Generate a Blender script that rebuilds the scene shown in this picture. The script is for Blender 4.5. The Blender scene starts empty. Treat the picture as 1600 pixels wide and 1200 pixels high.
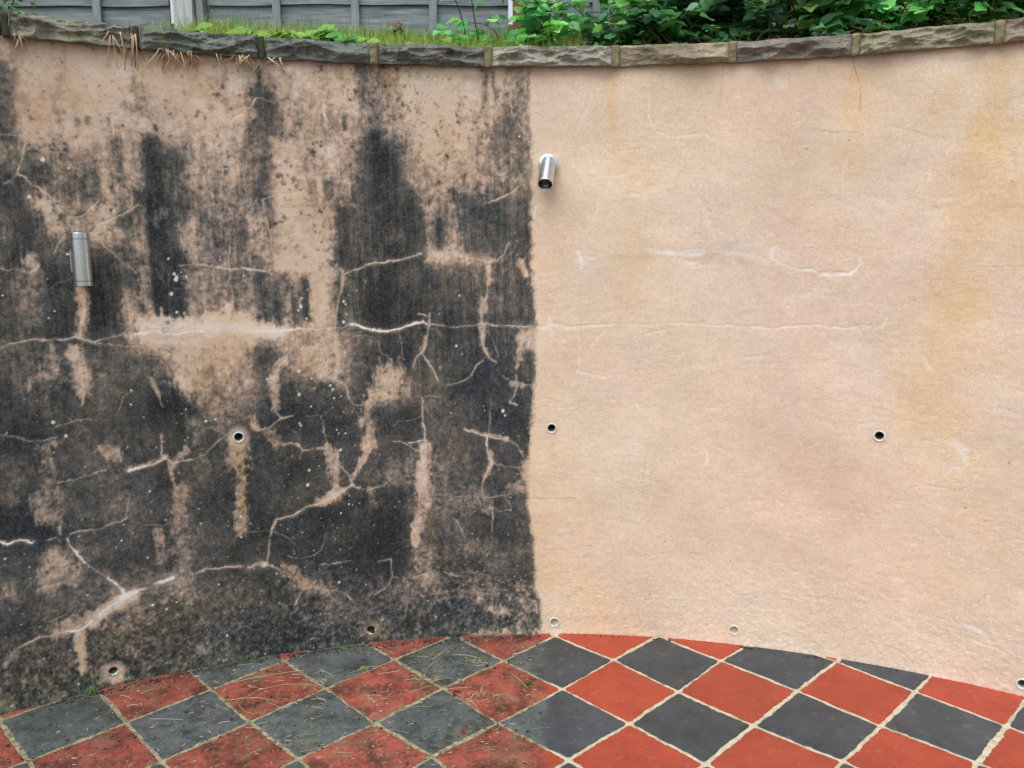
import bpy, bmesh, math, random
import numpy as np
from mathutils import Vector, Matrix
SC = bpy.context.scene
COL = SC.collection
CAM=(-0.3245, -2.7036, 1.4327)
CAM_X=(0.999955, 0.009334, -0.001484)
CAM_Y=(-9.9e-05, 0.167393, 0.98589)
# ------------------------------------------------------------------ camera
cam = bpy.data.cameras.new('camera'); camo = bpy.data.objects.new('camera', cam); COL.objects.link(camo)
cam.sensor_width = 36; cam.lens = 36*1310/1600; cam.clip_start = .02; cam.clip_end = 2000
_x = Vector(CAM_X); _y = Vector(CAM_Y); _z = _x.cross(_y)
camo.matrix_world = Matrix(((_x.x,_y.x,_z.x,CAM[0]),(_x.y,_y.y,_z.y,CAM[1]),(_x.z,_y.z,_z.z,CAM[2]),(0,0,0,1)))
SC.camera = camo
# ------------------------------------------------------------------ sky and sun (bright overcast)
SUN_EL, SUN_AZ = math.radians(58), math.radians(200)      # azimuth clockwise from +Y: behind the camera, a little left
w = bpy.data.worlds.new('World'); SC.world = w; w.use_nodes = True
nt = w.node_tree; nt.nodes.clear()
sky = nt.nodes.new('ShaderNodeTexSky'); sky.sky_type = 'NISHITA'; sky.sun_disc = False
sky.sun_elevation = SUN_EL; sky.sun_rotation = SUN_AZ; sky.air_density = 1.0; sky.dust_density = 4.0
hs = nt.nodes.new('ShaderNodeHueSaturation'); hs.inputs['Saturation'].default_value = .3
bg = nt.nodes.new('ShaderNodeBackground'); bg.inputs['Strength'].default_value = .15
wo = nt.nodes.new('ShaderNodeOutputWorld')
nt.links.new(sky.outputs[0], hs.inputs['Color']); nt.links.new(hs.outputs[0], bg.inputs['Color']); nt.links.new(bg.outputs[0], wo.inputs[0])
sl = bpy.data.lights.new('sun', 'SUN'); sl.energy = .8; sl.angle = math.radians(60); sl.color = (1, .97, .92)
so = bpy.data.objects.new('sun', sl); COL.objects.link(so)
_d = Vector((math.sin(SUN_AZ)*math.cos(SUN_EL), math.cos(SUN_AZ)*math.cos(SUN_EL), math.sin(SUN_EL)))
so.rotation_euler = _d.to_track_quat('Z', 'Y').to_euler(); so.location = _d*20
SC.view_settings.view_transform = 'Standard'; SC.view_settings.look = 'None'
SC.view_settings.exposure = 0.46; SC.view_settings.gamma = 1; SC.view_settings.use_curve_mapping = False

# ------------------------------------------------------------------ data: everything below is in metres,
# (u, z) on the wall: u = arc length along the curved wall face, z = height
WALL_K=np.array([.862,.912,.960],np.float32)
LAMP_A=(-1.483, 1.383); LAMP_B=(-0.002, 1.689); SPOT_TILT=-48; SPOT_YAW=-7
WC=(-0.2282,-2.6731); WR=2.8772; TU=0.190
DIRT=['636669707068676772768074707074808080808080808076707579736969706966626060606060606060', '606166666463616167737672707074808079797877777673707274686468696562616060606060606060', '606061606060606167717170707072757574737372717170707069646165676462616060606060606060', '606060606060605966707070707070707069686869707070706764626062646665626060606060606060', '666160606057545363707069686767696764636468707070706660606060626768646262626262626262', '696563606054515261666967626263686662646771747475756860606060626769686767676767676767', '707067626158575860626766666870706867727678798080807160606061636870707070707070707070', '667273686261636462606267777978737272778080818485867560606164686970707070707070707070', '617273656163686966616166757879777778798080828889897661595965706867676767676767686868', '677068616266707068676363707580808080808080818384847461565463696562626262626262626363', '737474737069706969706464737880808080808080807979797161565361676463636363636363636363', '798080757169646365706464778080787776767575747474736861595860636668686868686868686868', '808078666668616165696564768080757171707070707070726963616060616770707070707070707070', '808079646568616569706563747880767371727573707072767469646060616770707070707070707070', '808080656467646770706561697580807872747976727172787671656062657174747474747474747474', '767574646162677070716966676975757471737979777372787771656065707679798080807979797979', '707172676465697070767777676369707172747777777572676566656468717780808080808080808080', '777879747070707173808176635658667777767372727673524858647070717780808080808080808080', '777675757571707379868471564646607775716562627071565359677575767979767474747474747475', '707069727565697575747064453033507266605351516268636061697980808078727070707070707070', '707065656955657770625653362128446657483841506169676666697377808078727070707070707070', '676663605948577264534337272127415948362431496170717170717275787876727070707070707070', '606061595449566554413127211622293735322330486071757571737775727272717070707070707070', '666767676666655939262122181320242629302331506374798075757773707070707070707070707070', '707069677372696549475750413138444944362532546879858681767271707070707070707070707070', '707067607574706858618065524146525951382631556776828478747068666870707070707070707070', '636360536771686360657962484146525851392730546570767872706964606670707070707070707070', '565654476268656160657863494648515442231827577076787768584850556065697070707070707070', '515251445864585758647764505051515035101023587380807766523642525863687070707070707070', '656565635852453947637765505054575236111020526980807871604751586468697070707070707070', '707070635141403344667666504750565237121018466476787870604950546167697070707070707070', '686869574435413544697767494244505038131016405869767766554341425362687070707070707070', '616162605754554541496662433737445245201314314763707153413635354451535454545454545454', '545454524946504336365657373131375049251613233856636341292929293640414141414141414141', '434445403329353429304852322524314345251918213149545233232323233341454747474747474747', '313031241521232117222932251818284449272020233043433824171718203039475050505050505050', '383737281119171411212219181413254353292020263239312014111115202634465050505050505050', '353536301016141011252519121111133349281713162336312014101012152127364040403939393939', '242627251010111010141513111010102440241410101635312014101010101622272929292929282828', '101113141010101010101010101010101828161010101634322014101010101620222323232222222222', '101010101010101010101010101010101216121010101430292014101010101620202020202020202020']
STAINS=[(6,0.0166,1,[(-1.634,1.926),(-1.647,1.743)]),(5,0.0062,1,[(-1.429,1.793),(-1.43,1.781)]),(4.5,0.0062,1,[(-1.456,1.786),(-1.457,1.775)]),(1,0.0104,1,[(-1.395,1.74),(-1.397,1.676),(-1.392,1.601),(-1.389,1.544),(-1.406,1.487)]),(1.2,0.0125,1,[(-1.334,1.725),(-1.335,1.659),(-1.332,1.603)]),(6,0.0187,0.7,[(-1.426,1.674),(-1.424,1.581)]),(6,0.0146,0.8,[(-1.356,1.733),(-1.354,1.64)]),(7,0.0062,1,[(-0.934,1.98),(-0.935,1.917)]),(7,0.0291,0.9,[(-0.931,1.888),(-0.915,1.82)]),(6.5,0.0208,0.7,[(-0.947,1.79),(-0.946,1.591)]),(9,0.0187,1,[(-1.266,1.722),(-1.263,1.662),(-1.256,1.605),(-1.256,1.547)]),(6,0.0166,0.8,[(-1.217,1.702),(-1.21,1.577)]),(5,0.0166,0.8,[(-1.294,1.894),(-1.294,1.839)]),(6,0.0125,0.6,[(-0.994,1.719),(-1.008,1.59)]),(5,0.0104,0.6,[(-1.045,1.619),(-1.036,1.58)]),(6,0.0146,1,[(-0.608,1.984),(-0.612,1.901)]),(5,0.0187,0.8,[(-0.59,1.871),(-0.589,1.781)]),(6.3,0.0062,0.9,[(-0.674,1.835),(-0.675,1.793)]),(5.5,0.0083,0.8,[(-0.711,1.808),(-0.704,1.788)]),(4.5,0.0166,0.8,[(-0.811,1.834),(-0.813,1.785)]),(8.6,0.0146,1,[(-0.573,1.769),(-0.566,1.72)]),(8.8,0.0229,1,[(-0.558,1.7),(-0.553,1.555)]),(5.5,0.0208,0.7,[(-0.629,1.698),(-0.633,1.571)]),(6,0.0166,0.8,[(-0.73,1.625),(-0.724,1.584)]),(5.5,0.0083,0.8,[(-0.786,1.624),(-0.785,1.594)]),(1,0.0062,1,[(-0.759,1.686),(-0.759,1.569)]),(5,0.0062,0.9,[(-0.207,1.98),(-0.214,1.889)]),(5.3,0.0042,0.9,[(-0.186,1.986),(-0.178,1.885)]),(6.6,0.0229,0.9,[(-0.131,1.852),(-0.155,1.797),(-0.183,1.749)]),(5.6,0.0291,0.8,[(-0.123,1.755),(-0.119,1.678)]),(7,0.0166,0.8,[(-0.08,1.598),(-0.091,1.556)]),(6.5,0.0083,0.8,[(-0.32,1.602),(-0.314,1.556)]),(7,0.0083,0.8,[(-0.286,1.587),(-0.282,1.552)]),(7,0.0104,0.8,[(-0.258,1.573),(-0.254,1.535)]),(7,0.0104,0.7,[(-0.489,1.597),(-0.469,1.534)]),(2,0.0187,1,[(-1.39,1.535),(-1.405,1.497),(-1.42,1.459),(-1.41,1.43)]),(2,0.0187,1,[(-1.565,1.545),(-1.54,1.514),(-1.538,1.471)]),(8,0.0229,0.9,[(-1.622,1.485),(-1.634,1.39)]),(2,0.0166,1,[(-1.609,1.379),(-1.599,1.334)]),(5,0.0229,0.8,[(-1.614,1.319),(-1.608,1.196)]),(8,0.0250,0.9,[(-1.549,1.346),(-1.546,1.164)]),(8.2,0.0416,0.9,[(-1.438,1.286),(-1.447,1.163)]),(3,0.0208,0.9,[(-1.353,1.254),(-1.358,1.154)]),(3,0.0125,1,[(-1.488,1.293),(-1.486,1.248),(-1.49,1.2),(-1.499,1.158)]),(1,0.0052,1,[(-1.485,1.268),(-1.484,1.229),(-1.493,1.19)]),(3,0.0146,1,[(-1.523,1.114),(-1.515,1.084),(-1.513,1.025),(-1.511,0.977)]),(4,0.0104,0.8,[(-1.58,1.127),(-1.58,1.06)]),(3.6,0.0166,0.9,[(-1.304,1.517),(-1.307,1.4)]),(3.4,0.0146,0.9,[(-1.303,1.351),(-1.299,1.192)]),(9,0.0187,1,[(-1.256,1.527),(-1.26,1.39),(-1.266,1.291),(-1.26,1.19)]),(8.2,0.0187,0.9,[(-1.211,1.39),(-1.222,1.189)]),(3,0.0166,0.8,[(-1.155,1.499),(-1.182,1.439),(-1.166,1.389)]),(3.2,0.0208,0.7,[(-1.17,1.329),(-1.159,1.186)]),(3.2,0.0166,0.8,[(-0.965,1.51),(-0.951,1.408)]),(0.3,0.0250,1,[(-1.32,1.183),(-1.256,1.166),(-1.18,1.167),(-1.082,1.167),(-0.984,1.147),(-0.903,1.14)]),(1.2,0.0291,0.9,[(-1.304,1.135),(-1.202,1.116),(-1.085,1.121)]),(0.6,0.0104,1,[(-1.065,1.225),(-1.07,1.173)]),(1.5,0.0270,0.9,[(-1.223,1.086),(-1.187,1.043),(-1.161,0.999)]),(6.5,0.0187,0.9,[(-1.304,1.066),(-1.284,1.018)]),(7.5,0.0270,0.9,[(-0.972,1.053),(-0.949,1.019)]),(3,0.0146,0.4,[(-0.652,1.749),(-0.642,1.678)]),(3.4,0.0062,1,[(-0.694,1.549),(-0.658,1.552)]),(2,0.0062,0.9,[(-0.884,1.548),(-0.654,1.552)]),(2.2,0.0067,1,[(-0.717,1.361),(-0.701,1.34),(-0.696,1.312),(-0.703,1.28),(-0.717,1.238),(-0.726,1.184),(-0.729,1.141),(-0.727,1.076),(-0.723,1.032),(-0.733,0.981)]),(3,0.0104,0.9,[(-0.872,1.134),(-0.87,1.081)]),(3,0.0104,0.8,[(-0.897,1.045),(-0.922,1.024),(-0.934,0.986)]),(3,0.0125,0.9,[(-0.417,1.545),(-0.401,1.492),(-0.396,1.417)]),(3,0.0104,0.9,[(-0.333,1.551),(-0.328,1.503),(-0.315,1.449)]),(7.6,0.0125,0.9,[(-0.375,1.488),(-0.376,1.428)]),(2.6,0.0104,0.7,[(-0.382,1.598),(-0.4,1.534)]),(3.2,0.0125,0.9,[(-0.294,1.385),(-0.255,1.374),(-0.2,1.367)]),(3,0.0083,0.9,[(-0.205,1.358),(-0.205,1.297)]),(3.3,0.0104,0.9,[(-0.228,1.232),(-0.228,1.196)]),(2.6,0.0104,0.9,[(-0.228,1.148),(-0.224,1.087)]),(3.4,0.0083,0.9,[(-0.209,1.058),(-0.205,1.035)]),(3,0.0104,0.9,[(-0.097,1.367),(-0.077,1.323)]),(3,0.0104,0.9,[(-0.095,1.116),(-0.104,1.008)]),(3.2,0.0062,0.9,[(-0.423,1.106),(-0.435,1.057)]),(4.6,0.0104,0.9,[(-1.653,1.013),(-1.621,1.04),(-1.587,1.041),(-1.557,1.028)]),(4,0.0104,1,[(-1.597,0.834),(-1.591,0.825)]),(3.2,0.0187,0.9,[(-1.449,0.787),(-1.435,0.769)]),(4.8,0.0166,0.9,[(-1.626,0.818),(-1.616,0.736),(-1.625,0.687)]),(4.2,0.0250,0.9,[(-1.643,0.65),(-1.642,0.619),(-1.627,0.6)]),(5,0.0083,0.8,[(-1.597,0.672),(-1.599,0.58)]),(5.5,0.0187,0.6,[(-1.444,0.733),(-1.445,0.586)]),(5,0.0250,0.6,[(-1.712,0.751),(-1.735,0.676)]),(2,0.0291,1,[(-1.218,1.007),(-1.176,0.979),(-1.132,0.993)]),(2.2,0.0125,1,[(-1.129,0.97),(-1.163,0.928)]),(5,0.0374,0.8,[(-1.117,0.965),(-1.106,0.889)]),(3.5,0.0062,0.9,[(-1.313,1.009),(-1.305,0.984),(-1.293,0.95)]),(3,0.0125,0.9,[(-1.224,0.766),(-1.241,0.747),(-1.269,0.724)]),(2.5,0.0062,1,[(-1.261,0.727),(-1.271,0.701),(-1.27,0.673)]),(5,0.0166,0.8,[(-1.189,0.853),(-1.184,0.767)]),(3,0.0073,1,[(-1.393,0.72),(-1.326,0.731),(-1.287,0.745)]),(3.3,0.0270,1,[(-1.059,0.759),(-1.059,0.707)]),(3.8,0.0166,1,[(-1.059,0.678),(-1.059,0.6),(-1.064,0.465)]),(3.4,0.0104,1,[(-1.013,0.85),(-1,0.82)]),(4.2,0.0208,0.95,[(-1.24,0.632),(-1.251,0.557),(-1.254,0.447),(-1.257,0.324)]),(3.4,0.0166,0.8,[(-1.326,0.498),(-1.312,0.461)]),(3.6,0.0166,0.7,[(-1.3,0.428),(-1.315,0.408)]),(5.2,0.0083,0.8,[(-1.16,0.717),(-1.16,0.682)]),(3,0.0125,0.95,[(-0.936,0.986),(-0.935,0.932),(-0.931,0.877)]),(4,0.0187,0.9,[(-0.952,0.79),(-0.937,0.762)]),(3.2,0.0166,0.95,[(-0.768,0.733),(-0.748,0.697),(-0.743,0.651)]),(4.6,0.0146,0.9,[(-0.743,0.64),(-0.742,0.598)]),(2.4,0.0416,1,[(-0.543,0.97),(-0.565,0.939),(-0.584,0.909)]),(2.5,0.0291,1,[(-0.611,0.883),(-0.621,0.827)]),(2.8,0.0166,1,[(-0.624,0.793),(-0.629,0.729)]),(3,0.0083,1,[(-0.629,0.724),(-0.65,0.68),(-0.675,0.644),(-0.689,0.617)]),(3.6,0.0166,0.9,[(-0.486,0.95),(-0.505,0.913)]),(8.8,0.0291,0.7,[(-0.551,0.801),(-0.584,0.836),(-0.484,0.832)]),(2.2,0.0166,1,[(-0.735,0.567),(-0.775,0.55),(-0.801,0.543)]),(4,0.0083,0.9,[(-0.631,0.574),(-0.621,0.527),(-0.608,0.509)]),(4.6,0.0270,0.8,[(-0.551,0.639),(-0.543,0.613)]),(2,0.0166,1,[(-0.435,0.716),(-0.436,0.669)]),(2.2,0.0229,1,[(-0.441,0.646),(-0.449,0.576),(-0.441,0.516)]),(3,0.0187,1,[(-0.458,0.482),(-0.461,0.434)]),(2.4,0.0146,1,[(-0.47,0.435),(-0.472,0.363)]),(5,0.0187,0.9,[(-0.386,0.679),(-0.377,0.545)]),(4.6,0.0250,0.9,[(-0.449,0.325),(-0.435,0.227)]),(5.6,0.0104,0.8,[(-0.485,0.671),(-0.49,0.578),(-0.485,0.483)]),(3.4,0.0062,0.9,[(-0.288,0.779),(-0.209,0.756),(-0.143,0.741)]),(3,0.0083,0.9,[(-0.207,0.695),(-0.195,0.658),(-0.216,0.611)]),(2.6,0.0125,0.9,[(-0.074,0.656),(-0.074,0.566)]),(4,0.0083,0.9,[(-0.124,0.939),(-0.079,0.935)]),(4,0.0187,0.9,[(-0.228,0.514),(-0.213,0.482)]),(5,0.0312,0.8,[(-0.355,0.52),(-0.268,0.508)]),(4.2,0.0208,0.9,[(-0.125,0.552),(-0.083,0.566)]),(4,0.0354,0.9,[(-1.621,0.454),(-1.6,0.407),(-1.633,0.397)]),(4.5,0.0250,0.7,[(-1.635,0.241),(-1.599,0.242)]),(1.2,0.0187,1,[(-1.419,0.295),(-1.472,0.271),(-1.503,0.258),(-1.541,0.243)]),(2.4,0.0229,0.9,[(-1.541,0.243),(-1.579,0.231),(-1.611,0.226)]),(1.6,0.0104,1,[(-1.581,0.205),(-1.577,0.16),(-1.578,0.117),(-1.578,0.077)]),(3,0.0083,1,[(-1.785,0.155),(-1.781,0.163)]),(4,0.0104,0.8,[(-1.771,0.176),(-1.759,0.181)]),(4.6,0.0187,0.8,[(-1.757,0.387),(-1.749,0.371)]),(4,0.0270,0.9,[(-1.504,0.048),(-1.477,0.041)]),(3.6,0.0062,0.4,[(-1.39,0.249),(-1.315,0.261)]),(4.8,0.0333,0.6,[(-1.405,0.23),(-1.455,0.197)]),(4.6,0.0250,0.8,[(-1.263,0.326),(-1.251,0.262)]),(5,0.0125,0.7,[(-1.16,0.153),(-1.194,0.095),(-1.217,0.053),(-1.274,0.03)]),(4.6,0.0166,0.5,[(-1.6,0.002),(-1.707,0.019)]),(3.6,0.0187,0.95,[(-0.923,0.313),(-0.893,0.274),(-0.857,0.244),(-0.8,0.223)]),(5.2,0.0187,0.8,[(-0.658,0.036),(-0.612,0.056)]),(4.6,0.0250,0.7,[(-0.461,0.314),(-0.424,0.233),(-0.378,0.157)]),(4.8,0.0312,0.8,[(-0.276,0.341),(-0.23,0.338)]),(4.6,0.0270,0.8,[(-0.207,0.175),(-0.243,0.156)]),(4,0.0146,0.8,[(-0.201,0.1),(-0.163,0.089)]),(4.8,0.0374,0.7,[(-0.09,0.152),(-0.073,0.022)]),(3.6,0.0125,0.8,[(-0.256,0.006),(-0.173,0.008),(-0.019,-0.001)]),(8.8,0.0208,0.6,[(-0.584,0.418),(-0.581,0.37)]),(8.9,0.0250,0.4,[(-0.696,0.544),(-0.582,0.489),(-0.563,0.369)]),(8.3,0.0416,1,[(-0.566,1.699),(-0.549,1.555),(-0.531,1.418)]),(7,0.0416,0.9,[(-0.664,1.502),(-0.66,1.386)]),(8,0.0333,0.9,[(-0.49,1.523),(-0.461,1.417)]),(7.6,0.0291,0.8,[(-0.243,1.524),(-0.228,1.428)]),(7.6,0.0250,0.8,[(-0.156,1.503),(-0.145,1.428)]),(1.6,0.0125,0.8,[(-0.715,1.533),(-0.723,1.365)]),(2.8,0.0104,0.7,[(-0.434,1.66),(-0.408,1.566),(-0.401,1.513)]),(6,0.0146,0.6,[(-1.319,1.584),(-1.361,1.497)]),(2.4,0.0125,0.7,[(-1.344,1.583),(-1.339,1.555)]),(7,0.0166,0.95,[(-0.695,1.522),(-0.702,1.376)]),(7,0.0166,0.8,[(-0.71,1.259),(-0.71,1.162)]),(6.6,0.0291,0.7,[(-1.413,1.392),(-1.401,1.314)]),(5.6,0.0208,0.6,[(-1.082,1.509),(-1.08,1.389)]),(5.2,0.0166,0.6,[(-1.468,1.682),(-1.46,1.608)]),(6,0.0208,0.5,[(-0.34,1.534),(-0.363,1.439)]),(0.8,0.0104,1,[(-1.273,1.191),(-1.259,1.166)]),(3,0.0104,0.5,[(-1.241,1.527),(-1.271,1.498)])]
PATCHES=[(1.3,0.0125,[(-0.887,1.748),(-0.707,1.754),(-0.722,1.348),(-0.905,1.35)]),(1.2,0.0104,[(-0.908,1.371),(-0.719,1.37),(-0.72,1.336),(-0.91,1.338)]),(8,0.0094,[(-0.827,1.312),(-0.804,1.311),(-0.81,1.175),(-0.833,1.176)]),(6.2,0.0187,[(-0.975,1.318),(-0.886,1.317),(-0.893,1.169),(-0.982,1.172)]),(6,0.0083,[(-0.864,1.257),(-0.84,1.257),(-0.844,1.155),(-0.869,1.156)]),(1.8,0.0104,[(-0.792,1.362),(-0.736,1.361),(-0.744,1.148),(-0.801,1.149)]),(2.4,0.0125,[(-0.782,1.142),(-0.729,1.141),(-0.736,0.966),(-0.789,0.968)]),(8.5,0.0333,[(-0.599,1.287),(-0.474,1.286),(-0.477,1.151),(-0.603,1.153)]),(2.8,0.0104,[(-0.411,1.415),(-0.294,1.415),(-0.294,1.372),(-0.412,1.372)]),(2.2,0.0125,[(-0.088,1.131),(-0.039,1.131),(-0.039,1.064),(-0.088,1.064)])]
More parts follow.
